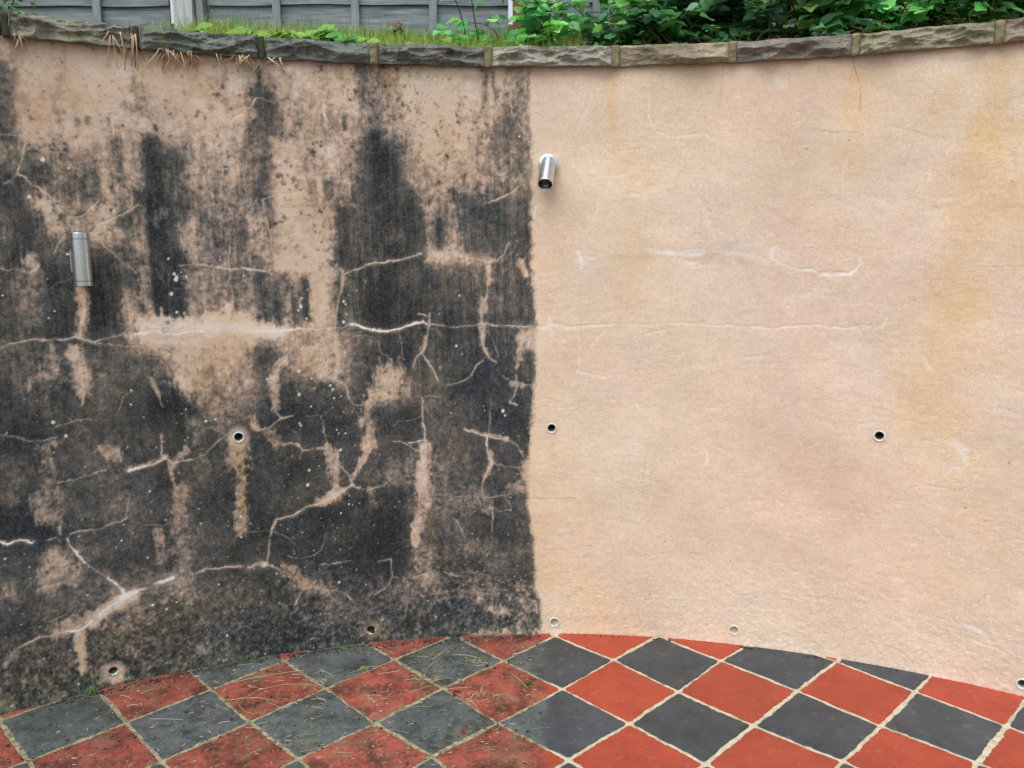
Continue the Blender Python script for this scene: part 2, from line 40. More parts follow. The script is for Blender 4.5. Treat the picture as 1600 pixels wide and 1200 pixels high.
CRACKS=[(0.0021,0.8,[(-1.599,1.716),(-1.609,1.675),(-1.623,1.63),(-1.604,1.622),(-1.593,1.598),(-1.572,1.581),(-1.547,1.565),(-1.526,1.545)]),(0.0019,0.5,[(-1.623,1.63),(-1.644,1.608),(-1.66,1.6)]),(0.0031,0.9,[(-1.366,1.81),(-1.366,1.788),(-1.365,1.757)]),(0.0012,0.7,[(-1.362,1.788),(-1.322,1.785),(-1.296,1.785)]),(0.0012,0.3,[(-1.658,1.734),(-1.61,1.735)]),(0.0025,0.8,[(-0.945,1.883),(-0.963,1.857),(-0.988,1.837),(-1.011,1.82),(-1.037,1.8)]),(0.0017,0.4,[(-1.037,1.8),(-1.054,1.776),(-1.069,1.75),(-1.077,1.73)]),(0.0019,0.6,[(-1.052,1.712),(-1.06,1.668),(-1.065,1.619),(-1.066,1.569)]),(0.0015,0.4,[(-0.941,1.884),(-0.889,1.87)]),(0.0027,0.8,[(-0.735,1.893),(-0.74,1.867)]),(0.0021,1,[(-0.737,1.871),(-0.736,1.847),(-0.731,1.821)]),(0.0015,0.5,[(-0.666,1.771),(-0.599,1.782)]),(0.0019,0.6,[(-0.672,1.718),(-0.668,1.647),(-0.662,1.575)]),(0.0015,0.5,[(-0.943,1.567),(-0.902,1.582),(-0.862,1.589),(-0.811,1.597)]),(0.0025,0.5,[(-0.943,1.567),(-0.934,1.511),(-0.922,1.46),(-0.919,1.398)]),(0.0019,0.8,[(-0.311,1.928),(-0.32,1.877),(-0.319,1.836),(-0.307,1.806),(-0.283,1.781)]),(0.0017,0.7,[(-0.505,1.791),(-0.474,1.785),(-0.443,1.779),(-0.411,1.778),(-0.379,1.786)]),(0.0017,0.6,[(-0.241,1.796),(-0.204,1.805),(-0.187,1.799)]),(0.0021,0.9,[(-0.125,1.93),(-0.127,1.889),(-0.129,1.852),(-0.119,1.828)]),(0.0017,0.6,[(-0.119,1.828),(-0.091,1.807),(-0.072,1.782),(-0.061,1.749)]),(0.0021,0.9,[(-0.188,1.573),(-0.156,1.583),(-0.123,1.598),(-0.106,1.613)]),(0.0017,0.5,[(-0.106,1.613),(-0.069,1.628)]),(0.0015,0.4,[(-0.221,1.562),(-0.188,1.573)]),(0.0019,0.7,[(-1.512,1.501),(-1.473,1.509),(-1.449,1.525),(-1.418,1.555)]),(0.0021,0.8,[(-1.417,1.493),(-1.377,1.51),(-1.35,1.522),(-1.313,1.546)]),(0.0019,0.5,[(-1.434,1.459),(-1.411,1.42),(-1.386,1.395),(-1.361,1.368),(-1.332,1.34)]),(0.0021,0.5,[(-1.691,1.36),(-1.659,1.357),(-1.635,1.353)]),(0.0023,0.8,[(-1.635,1.353),(-1.615,1.347),(-1.599,1.356),(-1.59,1.367)]),(0.0021,0.5,[(-1.554,1.397),(-1.538,1.43),(-1.523,1.449)]),(0.0025,0.75,[(-1.711,1.134),(-1.67,1.141),(-1.629,1.146),(-1.578,1.145),(-1.57,1.15),(-1.545,1.145),(-1.513,1.151),(-1.493,1.144),(-1.476,1.133),(-1.466,1.128),(-1.441,1.137),(-1.413,1.145),(-1.386,1.15),(-1.349,1.15)]),(0.0019,0.6,[(-1.466,1.128),(-1.433,1.122),(-1.397,1.114),(-1.349,1.105)]),(0.0025,0.8,[(-1.485,1.239),(-1.493,1.19),(-1.501,1.15)]),(0.0029,1.2,[(-1.349,1.15),(-1.303,1.154),(-1.279,1.15),(-1.263,1.142),(-1.247,1.147),(-1.2,1.147),(-1.142,1.151)]),(0.0023,0.8,[(-1.142,1.151),(-1.083,1.152),(-1.034,1.142)]),(0.0029,1.1,[(-1.034,1.142),(-0.943,1.145),(-0.882,1.147),(-0.84,1.148)]),(0.0021,0.7,[(-0.84,1.148),(-0.799,1.147),(-0.729,1.147)]),(0.0021,0.8,[(-1.121,1.177),(-1.078,1.173),(-1.053,1.158),(-1.044,1.151)]),(0.0019,0.8,[(-1.269,1.227),(-1.273,1.191),(-1.28,1.161)]),(0.0019,0.5,[(-1.205,1.364),(-1.148,1.367)]),(0.0029,0.9,[(-1.148,1.367),(-1.12,1.359),(-1.082,1.352),(-1.057,1.346),(-1.033,1.352),(-1.007,1.355),(-0.984,1.347),(-0.944,1.342)]),(0.0021,0.6,[(-1.053,1.419),(-1.057,1.348),(-1.051,1.307),(-1.052,1.255),(-1.055,1.224)]),(0.0033,0.6,[(-1.066,1.214),(-1.073,1.162)]),(0.0025,0.6,[(-1.073,1.121),(-1.067,1.078),(-1.068,1.036)]),(0.0017,0.3,[(-1.232,1.354),(-1.239,1.31)]),(0.0025,0.9,[(-0.695,1.327),(-0.67,1.337),(-0.644,1.344),(-0.623,1.354),(-0.601,1.36),(-0.563,1.362),(-0.537,1.371),(-0.505,1.375),(-0.472,1.385),(-0.435,1.392)]),(0.0023,0.6,[(-0.729,1.147),(-0.704,1.149),(-0.676,1.159)]),(0.0035,1.3,[(-0.676,1.159),(-0.659,1.156),(-0.629,1.143),(-0.597,1.133),(-0.554,1.13),(-0.521,1.134),(-0.488,1.147),(-0.455,1.157),(-0.433,1.161),(-0.42,1.152)]),(0.0021,0.5,[(-0.87,1.091),(-0.881,1.07),(-0.897,1.045),(-0.918,1.024),(-0.934,0.997),(-0.941,0.982)]),(0.0023,0.5,[(-0.717,1.361),(-0.701,1.34),(-0.696,1.312),(-0.703,1.28),(-0.717,1.238),(-0.726,1.184),(-0.729,1.141),(-0.727,1.076),(-0.723,1.032),(-0.732,0.999)]),(0.0023,0.9,[(-0.281,1.385),(-0.255,1.374),(-0.222,1.365),(-0.205,1.363)]),(0.0023,0.8,[(-0.205,1.363),(-0.178,1.365),(-0.156,1.384),(-0.145,1.41),(-0.137,1.423)]),(0.0021,0.6,[(-0.205,1.363),(-0.205,1.33),(-0.207,1.286),(-0.212,1.243),(-0.226,1.221)]),(0.0021,0.6,[(-0.23,1.199),(-0.23,1.176),(-0.226,1.154)]),(0.0023,0.7,[(-0.224,1.121),(-0.224,1.087),(-0.213,1.054),(-0.2,1.031),(-0.178,1.017)]),(0.0023,0.5,[(-0.423,1.152),(-0.368,1.145),(-0.313,1.142),(-0.268,1.146),(-0.235,1.154)]),(0.0023,0.8,[(-0.235,1.154),(-0.191,1.147),(-0.124,1.142),(-0.057,1.144),(-0.024,1.144)]),(0.0021,0.6,[(-0.225,1.027),(-0.247,1.009),(-0.254,0.991),(-0.27,0.973)]),(0.0021,0.7,[(-0.448,1.188),(-0.422,1.181)]),(0.0023,0.6,[(-0.411,1.189),(-0.414,1.156),(-0.416,1.123),(-0.423,1.101),(-0.431,1.068)]),(0.0023,0.8,[(-0.431,1.068),(-0.44,1.052),(-0.458,1.039),(-0.467,1.008)]),(0.0023,0.8,[(-0.435,1.052),(-0.418,1.03),(-0.401,0.993),(-0.384,0.95)]),(0.0015,0.3,[(-0.517,1.125),(-0.505,1.069),(-0.497,1.036)]),(0.0019,0.6,[(-1.51,0.971),(-1.51,0.941)]),(0.0019,0.35,[(-1.592,0.878),(-1.556,0.889),(-1.53,0.895),(-1.503,0.894),(-1.469,0.884)]),(0.0019,0.4,[(-1.734,0.872),(-1.694,0.864),(-1.654,0.849),(-1.62,0.845),(-1.595,0.846)]),(0.0017,0.45,[(-1.594,0.709),(-1.553,0.707),(-1.526,0.713),(-1.49,0.722),(-1.462,0.725)]),(0.0021,0.9,[(-1.605,0.567),(-1.602,0.543)]),(0.0021,0.65,[(-1.576,0.539),(-1.549,0.542),(-1.513,0.538),(-1.486,0.537),(-1.463,0.548),(-1.429,0.555),(-1.413,0.564)]),(0.0019,0.35,[(-1.413,0.564),(-1.407,0.601),(-1.398,0.642)]),(0.0021,0.8,[(-1.638,0.532),(-1.615,0.536)]),(0.0019,0.4,[(-1.305,0.984),(-1.293,0.95),(-1.278,0.916)]),(0.0033,1,[(-1.393,0.72),(-1.361,0.726),(-1.326,0.731),(-1.303,0.737),(-1.283,0.747)]),(0.0021,0.8,[(-1.295,0.821),(-1.295,0.795),(-1.294,0.759),(-1.28,0.742),(-1.259,0.729),(-1.236,0.729),(-1.206,0.732)]),(0.0017,0.4,[(-1.206,0.732),(-1.166,0.743),(-1.134,0.773)]),(0.0019,0.7,[(-1.134,0.773),(-1.113,0.793),(-1.096,0.806)]),(0.0017,0.4,[(-1.096,0.806),(-1.125,0.826),(-1.144,0.841)]),(0.0019,0.5,[(-1.269,0.668),(-1.257,0.641)]),(0.0023,0.8,[(-0.996,0.811),(-0.969,0.818),(-0.95,0.823)]),(0.0015,0.3,[(-1.365,0.53),(-1.279,0.517)]),(0.0015,0.3,[(-1.41,0.915),(-1.396,0.955),(-1.371,0.969)]),(0.0023,0.9,[(-0.729,0.968),(-0.704,0.949),(-0.694,0.931),(-0.688,0.904)]),(0.0019,0.6,[(-0.688,0.904),(-0.67,0.878),(-0.648,0.877)]),(0.0021,0.5,[(-0.929,0.877),(-0.92,0.854),(-0.905,0.849),(-0.874,0.856)]),(0.0021,0.5,[(-0.916,0.85),(-0.955,0.817)]),(0.0021,0.8,[(-0.92,0.757),(-0.878,0.749),(-0.868,0.735),(-0.856,0.723),(-0.815,0.729),(-0.768,0.735)]),(0.0019,0.5,[(-0.856,0.723),(-0.864,0.699)]),(0.0019,0.5,[(-0.768,0.733),(-0.775,0.778),(-0.781,0.835),(-0.783,0.85)]),(0.0021,0.7,[(-0.742,0.669),(-0.721,0.661),(-0.7,0.632),(-0.694,0.608),(-0.69,0.594)]),(0.0025,0.5,[(-0.63,0.752),(-0.627,0.713)]),(0.0029,0.8,[(-0.69,0.594),(-0.713,0.577),(-0.757,0.553),(-0.801,0.54),(-0.849,0.529),(-0.889,0.507),(-0.921,0.499),(-0.949,0.493),(-0.965,0.465)]),(0.0023,0.5,[(-0.965,0.465),(-0.978,0.42),(-0.983,0.363),(-0.986,0.34)]),(0.0023,0.9,[(-0.69,0.594),(-0.664,0.579)]),(0.0021,0.4,[(-0.655,0.573),(-0.624,0.574),(-0.579,0.587),(-0.552,0.609)]),(0.0012,0.3,[(-0.793,0.851),(-0.832,0.853)]),(0.0021,0.6,[(-0.259,0.977),(-0.286,0.96),(-0.322,0.947),(-0.355,0.938)]),(0.0021,0.55,[(-0.438,0.899),(-0.435,0.854),(-0.434,0.796)]),(0.0025,0.7,[(-0.436,0.808),(-0.432,0.739)]),(0.0021,0.9,[(-0.486,0.738),(-0.453,0.744),(-0.423,0.743)]),(0.0017,0.5,[(-0.544,0.739),(-0.52,0.742),(-0.487,0.727),(-0.465,0.703)]),(0.0012,0.4,[(-0.483,0.903),(-0.372,0.898)]),(0.0025,0.9,[(-0.288,0.779),(-0.249,0.768)]),(0.0027,0.85,[(-0.249,0.768),(-0.209,0.756),(-0.17,0.746),(-0.143,0.741)]),(0.0023,0.7,[(-0.143,0.741),(-0.113,0.72),(-0.09,0.696)]),(0.0025,0.5,[(-0.09,0.696),(-0.074,0.666),(-0.079,0.614),(-0.072,0.578)]),(0.0027,0.9,[(-0.209,0.756),(-0.213,0.71),(-0.205,0.674),(-0.193,0.658)]),(0.0025,0.7,[(-0.193,0.658),(-0.212,0.627),(-0.226,0.587),(-0.233,0.545)]),(0.0015,0.35,[(-0.193,0.658),(-0.148,0.64),(-0.09,0.635)]),(0.0017,0.4,[(-0.194,0.885),(-0.199,0.825),(-0.204,0.761)]),(0.0023,0.6,[(-0.106,0.974),(-0.108,0.928),(-0.118,0.898),(-0.129,0.878)]),(0.0023,0.9,[(-0.129,0.878),(-0.106,0.866)]),(0.0019,0.9,[(-0.079,0.937),(-0.039,0.939)]),(0.0017,0.35,[(-0.4,0.543),(-0.286,0.534),(-0.194,0.53),(-0.148,0.538)]),(0.0017,0.6,[(-0.328,0.445),(-0.31,0.403),(-0.297,0.379)]),(0.0017,0.4,[(-0.192,0.52),(-0.192,0.448),(-0.195,0.4)]),(0.0017,0.5,[(-0.171,0.477),(-0.125,0.481)]),(0.0019,0.4,[(-0.158,0.972),(-0.135,0.958)]),(0.0033,1.1,[(-1.763,0.551),(-1.744,0.539),(-1.73,0.542),(-1.705,0.547),(-1.68,0.534)]),(0.0027,1,[(-1.586,0.526),(-1.579,0.493),(-1.563,0.469),(-1.541,0.435)]),(0.0017,0.4,[(-1.541,0.435),(-1.505,0.4),(-1.479,0.373)]),(0.0046,1.1,[(-1.479,0.373),(-1.459,0.347),(-1.446,0.323),(-1.438,0.303)]),(0.0104,1.1,[(-1.447,0.299),(-1.418,0.306),(-1.378,0.311)]),(0.0021,0.6,[(-1.374,0.308),(-1.35,0.321)]),(0.0073,1,[(-1.346,0.323),(-1.32,0.327),(-1.294,0.333)]),(0.0027,1.1,[(-1.461,0.286),(-1.497,0.268),(-1.516,0.255)]),(0.0025,1,[(-1.536,0.238),(-1.574,0.221),(-1.61,0.221)]),(0.0019,0.6,[(-1.61,0.221),(-1.637,0.224),(-1.663,0.222)]),(0.0027,0.95,[(-1.663,0.222),(-1.686,0.222),(-1.708,0.211),(-1.734,0.204),(-1.752,0.196)]),(0.0029,0.8,[(-1.686,0.222),(-1.708,0.211)]),(0.0025,0.9,[(-1.218,0.336),(-1.189,0.347),(-1.149,0.341),(-1.112,0.346),(-1.07,0.343)]),(0.0062,0.9,[(-1.05,0.335),(-1.024,0.338),(-0.997,0.337)]),(0.0025,0.9,[(-0.997,0.339),(-0.974,0.329),(-0.951,0.319)]),(0.0021,0.7,[(-0.88,0.22),(-0.896,0.192),(-0.903,0.176)]),(0.0019,0.5,[(-0.792,0.215),(-0.759,0.211),(-0.726,0.19),(-0.708,0.169)]),(0.0019,0.7,[(-0.803,0.314),(-0.77,0.315),(-0.739,0.314)]),(0.0015,0.4,[(-0.739,0.314),(-0.703,0.32)]),(0.0017,0.5,[(-0.605,0.309),(-0.559,0.313)]),(0.0019,0.55,[(-0.559,0.313),(-0.559,0.248),(-0.571,0.219),(-0.59,0.201),(-0.624,0.185)]),(0.0017,0.4,[(-0.497,0.231),(-0.451,0.247),(-0.416,0.262)]),(0.0017,0.5,[(-0.37,0.253),(-0.324,0.233),(-0.289,0.234)]),(0.0015,0.35,[(-0.52,0.245),(-0.503,0.195),(-0.509,0.134),(-0.517,0.085)]),(0.0015,0.5,[(-0.559,0.252),(-0.538,0.241)])]
MARKS=[(0.0037,0.5,[(0.143,1.919),(0.133,1.878),(0.108,1.837),(0.095,1.796)]),(0.0037,0.6,[(0.33,1.895),(0.329,1.855),(0.334,1.824)]),(0.0031,0.3,[(0.334,1.824),(0.356,1.793),(0.429,1.777),(0.512,1.782),(0.553,1.762)]),(0.0146,0.35,[(0.735,1.947),(0.754,1.934)]),(0.0125,0.3,[(1.222,1.947),(1.29,1.95)]),(0.0037,0.7,[(0.742,1.41),(0.749,1.385),(0.784,1.364),(0.815,1.343)]),(0.0037,0.8,[(0.815,1.343),(0.856,1.337),(0.905,1.329)]),(0.0067,1.1,[(0.905,1.329),(0.935,1.326),(0.958,1.326)]),(0.0042,1,[(0.958,1.326),(0.989,1.33),(1.007,1.349),(1.019,1.365)]),(0.0062,0.7,[(1.018,1.378),(1.025,1.361)]),(0.0021,0.3,[(0.916,1.313),(0.908,1.25)]),(0.0042,0.9,[(-0.024,1.14),(0.032,1.149),(0.087,1.14),(0.105,1.14)]),(0.0033,0.8,[(0.105,1.14),(0.165,1.147),(0.231,1.152)]),(0.0025,0.35,[(0.231,1.152),(0.34,1.155),(0.427,1.154)]),(0.0023,0.5,[(0.427,1.154),(0.534,1.156),(0.64,1.149),(0.775,1.148)]),(0.0031,0.8,[(0.775,1.148),(0.845,1.158),(0.925,1.156),(1.004,1.151),(1.041,1.162),(1.057,1.159)]),(0.0037,0.5,[(1.08,1.157),(1.102,1.169),(1.106,1.191)]),(0.0125,0.5,[(0.005,1.171),(0.01,1.138)]),(0.0027,0.55,[(0.105,1.138),(0.11,1.064),(0.109,0.996),(0.1,0.985)]),(0.0033,0.6,[(0.1,0.985),(0.156,0.974)]),(0.0033,0.7,[(0.156,0.974),(0.205,0.963)]),(0.0062,0.8,[(0.1,1.399),(0.113,1.377),(0.116,1.345)]),(0.0125,0.3,[(0.107,1.373),(0.122,1.362)]),(0.0037,0.6,[(0.167,1.56),(0.159,1.534),(0.155,1.513)]),(0.0104,0.35,[(0.498,1.574),(0.521,1.532),(0.539,1.49)]),(0.0104,0.4,[(0.334,1.401),(0.441,1.393),(0.525,1.401)]),(0.0062,0.6,[(0.431,1.38),(0.474,1.367),(0.517,1.354)]),(0.0187,0.35,[(0.752,1.41),(0.783,1.385)]),(0.0052,0.7,[(-0.045,1.535),(-0.03,1.56)]),(0.0042,0.8,[(0.554,0.726),(0.564,0.694),(0.563,0.671)]),(0.0037,0.5,[(0.709,0.535),(0.751,0.543)]),(0.0125,0.4,[(1.327,0.805),(1.356,0.783),(1.363,0.757)]),(0.0125,0.35,[(1.315,0.73),(1.36,0.725)]),(0.0073,0.6,[(1.222,1.065),(1.246,1.036)]),(0.0046,0.7,[(1.41,0.21),(1.447,0.203),(1.466,0.186),(1.491,0.166)]),(0.0042,0.7,[(1.436,0.156),(1.469,0.153),(1.505,0.151),(1.528,0.135)]),(0.0146,0.9,[(1.548,0.346),(1.561,0.317)]),(0.0031,0.5,[(1.01,0.279),(1.009,0.26)]),(0.0042,0.5,[(1.465,0.316),(1.475,0.293)]),(0.0025,0.5,[(1.294,0.517),(1.314,0.501),(1.343,0.482)]),(0.0042,0.8,[(0.802,0.548),(0.819,0.538)]),(0.0062,0.45,[(1.234,1.558),(1.269,1.561)]),(0.0083,0.3,[(1.202,1.524),(1.245,1.531)]),(0.0033,0.4,[(0.927,0.768),(0.892,0.743)]),(0.0050,0.5,[(1.108,1.191),(1.098,1.166)]),(0.0062,0.35,[(1.1,0.857),(1.112,0.843)]),(0.0312,0.18,[(1.081,0.845),(1.069,0.79),(1.11,0.757)]),(0.0025,0.3,[(0.465,1.637),(0.473,1.595)]),(0.0062,0.3,[(0.348,1.684),(0.344,1.676)]),(0.0187,0.42,[(-1.315,1.168),(-1.18,1.158),(-1.023,1.154),(-0.902,1.142)]),(0.0146,0.3,[(-1.277,1.13),(-1.183,1.109)]),(0.0166,0.42,[(-1.452,0.289),(-1.506,0.261),(-1.541,0.243)]),(0.0104,0.3,[(-0.69,0.59),(-0.757,0.558)]),(0.0104,0.3,[(-1.327,1.157),(-1.25,1.19)]),(0.0083,0.3,[(-0.407,1.394),(-0.299,1.389)]),(0.0062,0.3,[(-0.453,0.739),(-0.443,0.669)]),(0.0042,0.7,[(0.373,1.395),(0.441,1.388),(0.515,1.393)]),(0.0033,0.7,[(0.761,1.422),(0.742,1.401),(0.753,1.376)]),(0.0083,0.4,[(0.568,1.384),(0.65,1.395),(0.733,1.368)]),(0.0042,0.7,[(-0.041,1.552),(-0.049,1.513)]),(0.0033,0.6,[(0.113,1.384),(0.161,1.38)]),(0.0052,0.5,[(0.676,1.041),(0.728,1.051)]),(0.0031,0.5,[(0.187,1.12),(0.155,1.075)]),(0.0029,0.5,[(0.341,1.122),(0.406,1.131)]),(0.0104,0.25,[(1.347,0.786),(1.371,0.747)]),(0.0029,0.45,[(0.593,0.723),(0.611,0.715)]),(0.0029,0.4,[(0.82,1.259),(0.814,1.217)]),(0.0029,0.45,[(1.21,0.642),(1.321,0.648)]),(0.0027,0.4,[(0.276,1.597),(0.312,1.584)]),(0.0146,0.25,[(0.801,1.238),(0.918,1.282)]),(0.0062,0.3,[(1.441,0.919),(1.494,0.904)])]
LINES=[(0.0021,0.5,[(0.959,1.988),(0.967,1.957),(0.984,1.899),(0.986,1.831)]),(0.0025,0.25,[(0.565,1.99),(0.561,1.939),(0.558,1.849)]),(0.0021,0.2,[(0.299,0.566),(0.333,0.553),(0.423,0.529)]),(0.0031,0.25,[(-0.125,0.524),(-0.01,0.518),(0.105,0.521)]),(0.0021,0.18,[(-0.032,0.325),(0.061,0.33),(0.165,0.346)]),(0.0021,0.2,[(1.303,1.352),(1.405,1.355),(1.471,1.36)]),(0.0023,0.3,[(-1.473,1.992),(-1.478,1.951),(-1.482,1.897)]),(0.0021,0.16,[(0.347,0.713),(0.345,0.596)]),(0.0021,0.18,[(0.339,0.309),(0.474,0.336),(0.541,0.333)]),(0.0125,0.15,[(0.556,1.416),(0.608,1.42)]),(0.0104,0.13,[(0.226,1.384),(0.692,1.374)]),(0.0104,0.16,[(0.03,0.731),(0.008,0.703),(0.026,0.68)]),(0.0166,0.16,[(0.505,1.384),(0.652,1.363)]),(0.0025,0.25,[(0.812,1.79),(0.928,1.77),(0.984,1.771)]),(0.0027,0.2,[(1.075,1.788),(1.203,1.744)])]
TINTS=[((0.985, 0.9, 0.73),0.0187,0.7,[(0.209,1.989),(0.213,1.887),(0.21,1.806)]),((0.985, 0.9, 0.73),0.0520,0.35,[(0.219,1.805),(0.309,1.533),(0.274,1.21)]),((0.985, 0.9, 0.73),0.0291,0.6,[(0.964,1.942),(0.968,1.823),(0.976,1.666)]),((0.985, 0.9, 0.73),0.0416,0.7,[(1.35,1.954),(1.372,1.853),(1.348,1.745)]),((0.985, 0.9, 0.73),0.0666,0.75,[(1.348,1.745),(1.336,1.578),(1.323,1.426),(1.318,1.27)]),((0.985, 0.9, 0.73),0.0790,0.6,[(1.278,1.209),(1.324,1.071),(1.221,1.003),(1.229,0.9)]),((0.985, 0.9, 0.73),0.1248,0.4,[(1.29,0.822),(1.36,0.619)]),((0.985, 0.9, 0.73),0.0291,0.5,[(1.229,1.864),(1.21,1.772)]),((0.985, 0.9, 0.73),0.0416,0.55,[(1.449,1.519),(1.452,1.388)]),((0.985, 0.9, 0.73),0.1248,0.25,[(0.055,1.03),(0.083,0.471),(0.11,0.103)]),((0.985, 0.9, 0.73),0.0541,0.3,[(-0.025,1.492),(-0.012,0.939),(-0.027,0.226)]),((1.0, 0.93, 0.93),0.1664,0.6,[(0.936,1.303),(0.851,1.047),(0.936,0.612)]),((1.0, 0.93, 0.93),0.1248,0.5,[(0.708,1.893),(0.828,1.488)]),((1.0, 0.93, 0.93),0.1248,0.55,[(1.078,0.583),(1.196,0.286),(1.001,0.184)]),((1.0, 0.93, 0.93),0.0520,0.7,[(1.427,1.292),(1.478,1.081)]),((1.0, 0.93, 0.93),0.0832,0.4,[(1.184,1.524),(1.15,1.225)]),((0.9, 0.93, 0.95),0.1040,0.35,[(0.622,1.593),(0.719,1.673),(0.597,1.17)]),((0.9, 0.93, 0.95),0.1040,0.3,[(1.123,1.08),(1.169,1.226)]),((0.9, 0.93, 0.95),0.0624,0.35,[(0.968,0.749),(0.893,0.653)]),((1.0, 0.93, 0.93),0.0416,0.6,[(0.094,1.513),(0.073,1.449)]),((0.93, 0.83, 0.71),0.0458,0.7,[(-1.572,1.81),(-1.521,1.85),(-1.469,1.88),(-1.437,1.856)]),((0.93, 0.83, 0.71),0.0291,0.6,[(-1.426,1.848),(-1.405,1.84)]),((0.985, 0.9, 0.73),0.0333,0.9,[(-0.542,1.983),(-0.527,1.913)]),((0.985, 0.9, 0.73),0.0187,0.6,[(-0.675,1.978),(-0.665,1.959)]),((0.93, 0.83, 0.71),0.0624,0.35,[(-0.336,1.805),(-0.36,1.66)]),((0.9, 0.93, 0.95),0.0458,0.5,[(-1.191,1.883),(-1.203,1.835)]),((0.9, 0.93, 0.95),0.0582,0.6,[(-0.44,1.905),(-0.421,1.825)]),((0.9, 0.93, 0.95),0.0416,0.6,[(-1.334,1.753),(-1.297,1.773),(-1.251,1.785)]),((0.93, 0.83, 0.71),0.0416,0.5,[(-1.151,0.999),(-1.096,1.101),(-1.028,1.076)]),((0.93, 0.83, 0.71),0.0520,0.4,[(-0.78,1.088),(-0.825,1.003)]),((0.93, 0.83, 0.71),0.0291,0.5,[(-1.09,1.879),(-1.063,1.843)]),((0.93, 0.95, 0.88),0.0832,0.7,[(-0.803,1.553),(-0.799,1.387)]),((0.85, 0.87, 0.55),0.0146,0.8,[(-1.499,0.954),(-1.502,0.894)]),((0.85, 0.87, 0.55),0.0125,0.6,[(-1.396,0.934),(-1.4,0.955)]),((0.85, 0.87, 0.55),0.0166,0.7,[(-1.053,0.754),(-1.053,0.666)]),((0.85, 0.87, 0.55),0.0146,0.95,[(-1.054,0.61),(-1.058,0.532)]),((0.85, 0.87, 0.55),0.0083,0.7,[(-1.084,0.4),(-1.088,0.331)]),((0.85, 0.87, 0.55),0.0104,0.6,[(-0.875,0.961),(-0.879,0.874)]),((0.85, 0.87, 0.55),0.0083,0.7,[(-0.437,0.978),(-0.438,0.899)]),((0.85, 0.87, 0.55),0.0062,0.7,[(-0.436,1.266),(-0.437,1.207)]),((0.85, 0.87, 0.55),0.0062,0.5,[(-0.358,1.32),(-0.359,1.266)]),((0.85, 0.87, 0.55),0.0125,0.7,[(-0.417,0.48),(-0.417,0.335)]),((0.85, 0.87, 0.55),0.0104,0.7,[(-0.376,0.309),(-0.377,0.241)]),((0.85, 0.87, 0.55),0.0125,0.5,[(-0.835,0.669),(-0.842,0.556)]),((0.85, 0.87, 0.55),0.0520,0.4,[(-0.92,0.285),(-1.772,0.066),(-1.69,0.213)]),((0.93, 0.83, 0.71),0.0208,0.8,[(-0.656,0.036),(-0.612,0.044),(-0.641,0.01)]),((0.93, 0.83, 0.71),0.0166,0.5,[(-1.489,1.287),(-1.502,1.162)]),((0.9, 0.93, 0.95),0.0166,0.9,[(-1.251,1.174),(-1.254,1.129),(-1.244,1.108)]),((0.94, 0.9, 1.02),0.0208,0.8,[(-1.26,1.16),(-1.255,1.119)])]
SPOTS=[(-1.236,1.382,0.0033),(-1.222,1.334,0.0042),(-1.218,1.316,0.0062),(-1.215,1.324,0.0052),(-1.187,1.325,0.0042),(-1.234,1.272,0.0058),(-1.222,1.213,0.0042),(-1.2,1.21,0.0031),(-1.201,1.34,0.0021),(-1.082,1.387,0.0021),(-1.082,1.377,0.0025),(-1.013,1.325,0.0031),(-1.557,1.67,0.0062),(-1.492,1.648,0.0033),(-1.6,1.564,0.0050),(-1.38,1.526,0.0035),(-0.814,1.276,0.0025),(-0.832,1.248,0.0031),(-0.837,1.221,0.0058),(-0.846,1.208,0.0033),(-0.82,1.18,0.0035),(-0.696,1.235,0.0042),(-0.69,1.226,0.0033),(-0.687,1.192,0.0021),(-0.699,1.166,0.0054),(-0.698,1.061,0.0033),(-0.714,1.088,0.0021),(-0.679,1.256,0.0021),(-0.305,1.25,0.0033),(-0.751,0.951,0.0042),(-0.743,0.937,0.0042),(-0.74,0.906,0.0033),(-0.818,0.881,0.0027),(-0.858,0.824,0.0033),(-0.854,0.817,0.0033),(-0.716,0.912,0.0027),(-0.735,0.794,0.0029),(-0.729,0.782,0.0025),(-0.706,0.781,0.0025),(-0.725,0.723,0.0050),(-0.8,0.671,0.0025),(-0.703,0.526,0.0027),(-0.69,0.522,0.0023),(-0.731,0.495,0.0031),(-0.84,0.606,0.0058),(-0.833,0.658,0.0046),(-0.856,0.925,0.0050),(-1.371,0.973,0.0031),(-1.376,0.928,0.0031),(-1.594,0.894,0.0054),(-1.563,0.848,0.0042),(-1.156,0.854,0.0035),(-1.126,0.858,0.0037),(-1.214,0.898,0.0025),(-1.065,0.517,0.0050),(-1.067,0.445,0.0031),(-1.192,0.509,0.0029),(-1.361,0.418,0.0027),(-1.148,0.288,0.0029),(-1.357,0.253,0.0042),(-1.317,0.23,0.0037),(-1.132,0.099,0.0042),(-1.284,0.248,0.0027),(-0.746,0.241,0.0042),(-0.958,0.299,0.0033),(-0.895,0.364,0.0027),(-1.592,0.035,0.0037),(-1.544,0.326,0.0025),(-1.434,0.488,0.0027),(-1.552,0.524,0.0021),(-0.099,1.78,0.0031),(-0.853,1.004,0.0046),(-0.812,0.976,0.0029),(-0.957,0.983,0.0031),(-1.692,1.281,0.0031),(-1.563,1.23,0.0027),(-1.58,1.21,0.0025),(-0.318,1.077,0.0046),(-0.298,1.048,0.0025),(-0.156,0.843,0.0054),(-0.149,0.827,0.0037),(-1.755,0.493,0.0029),(-1.34,0.639,0.0029),(-1.37,0.969,0.0021)]
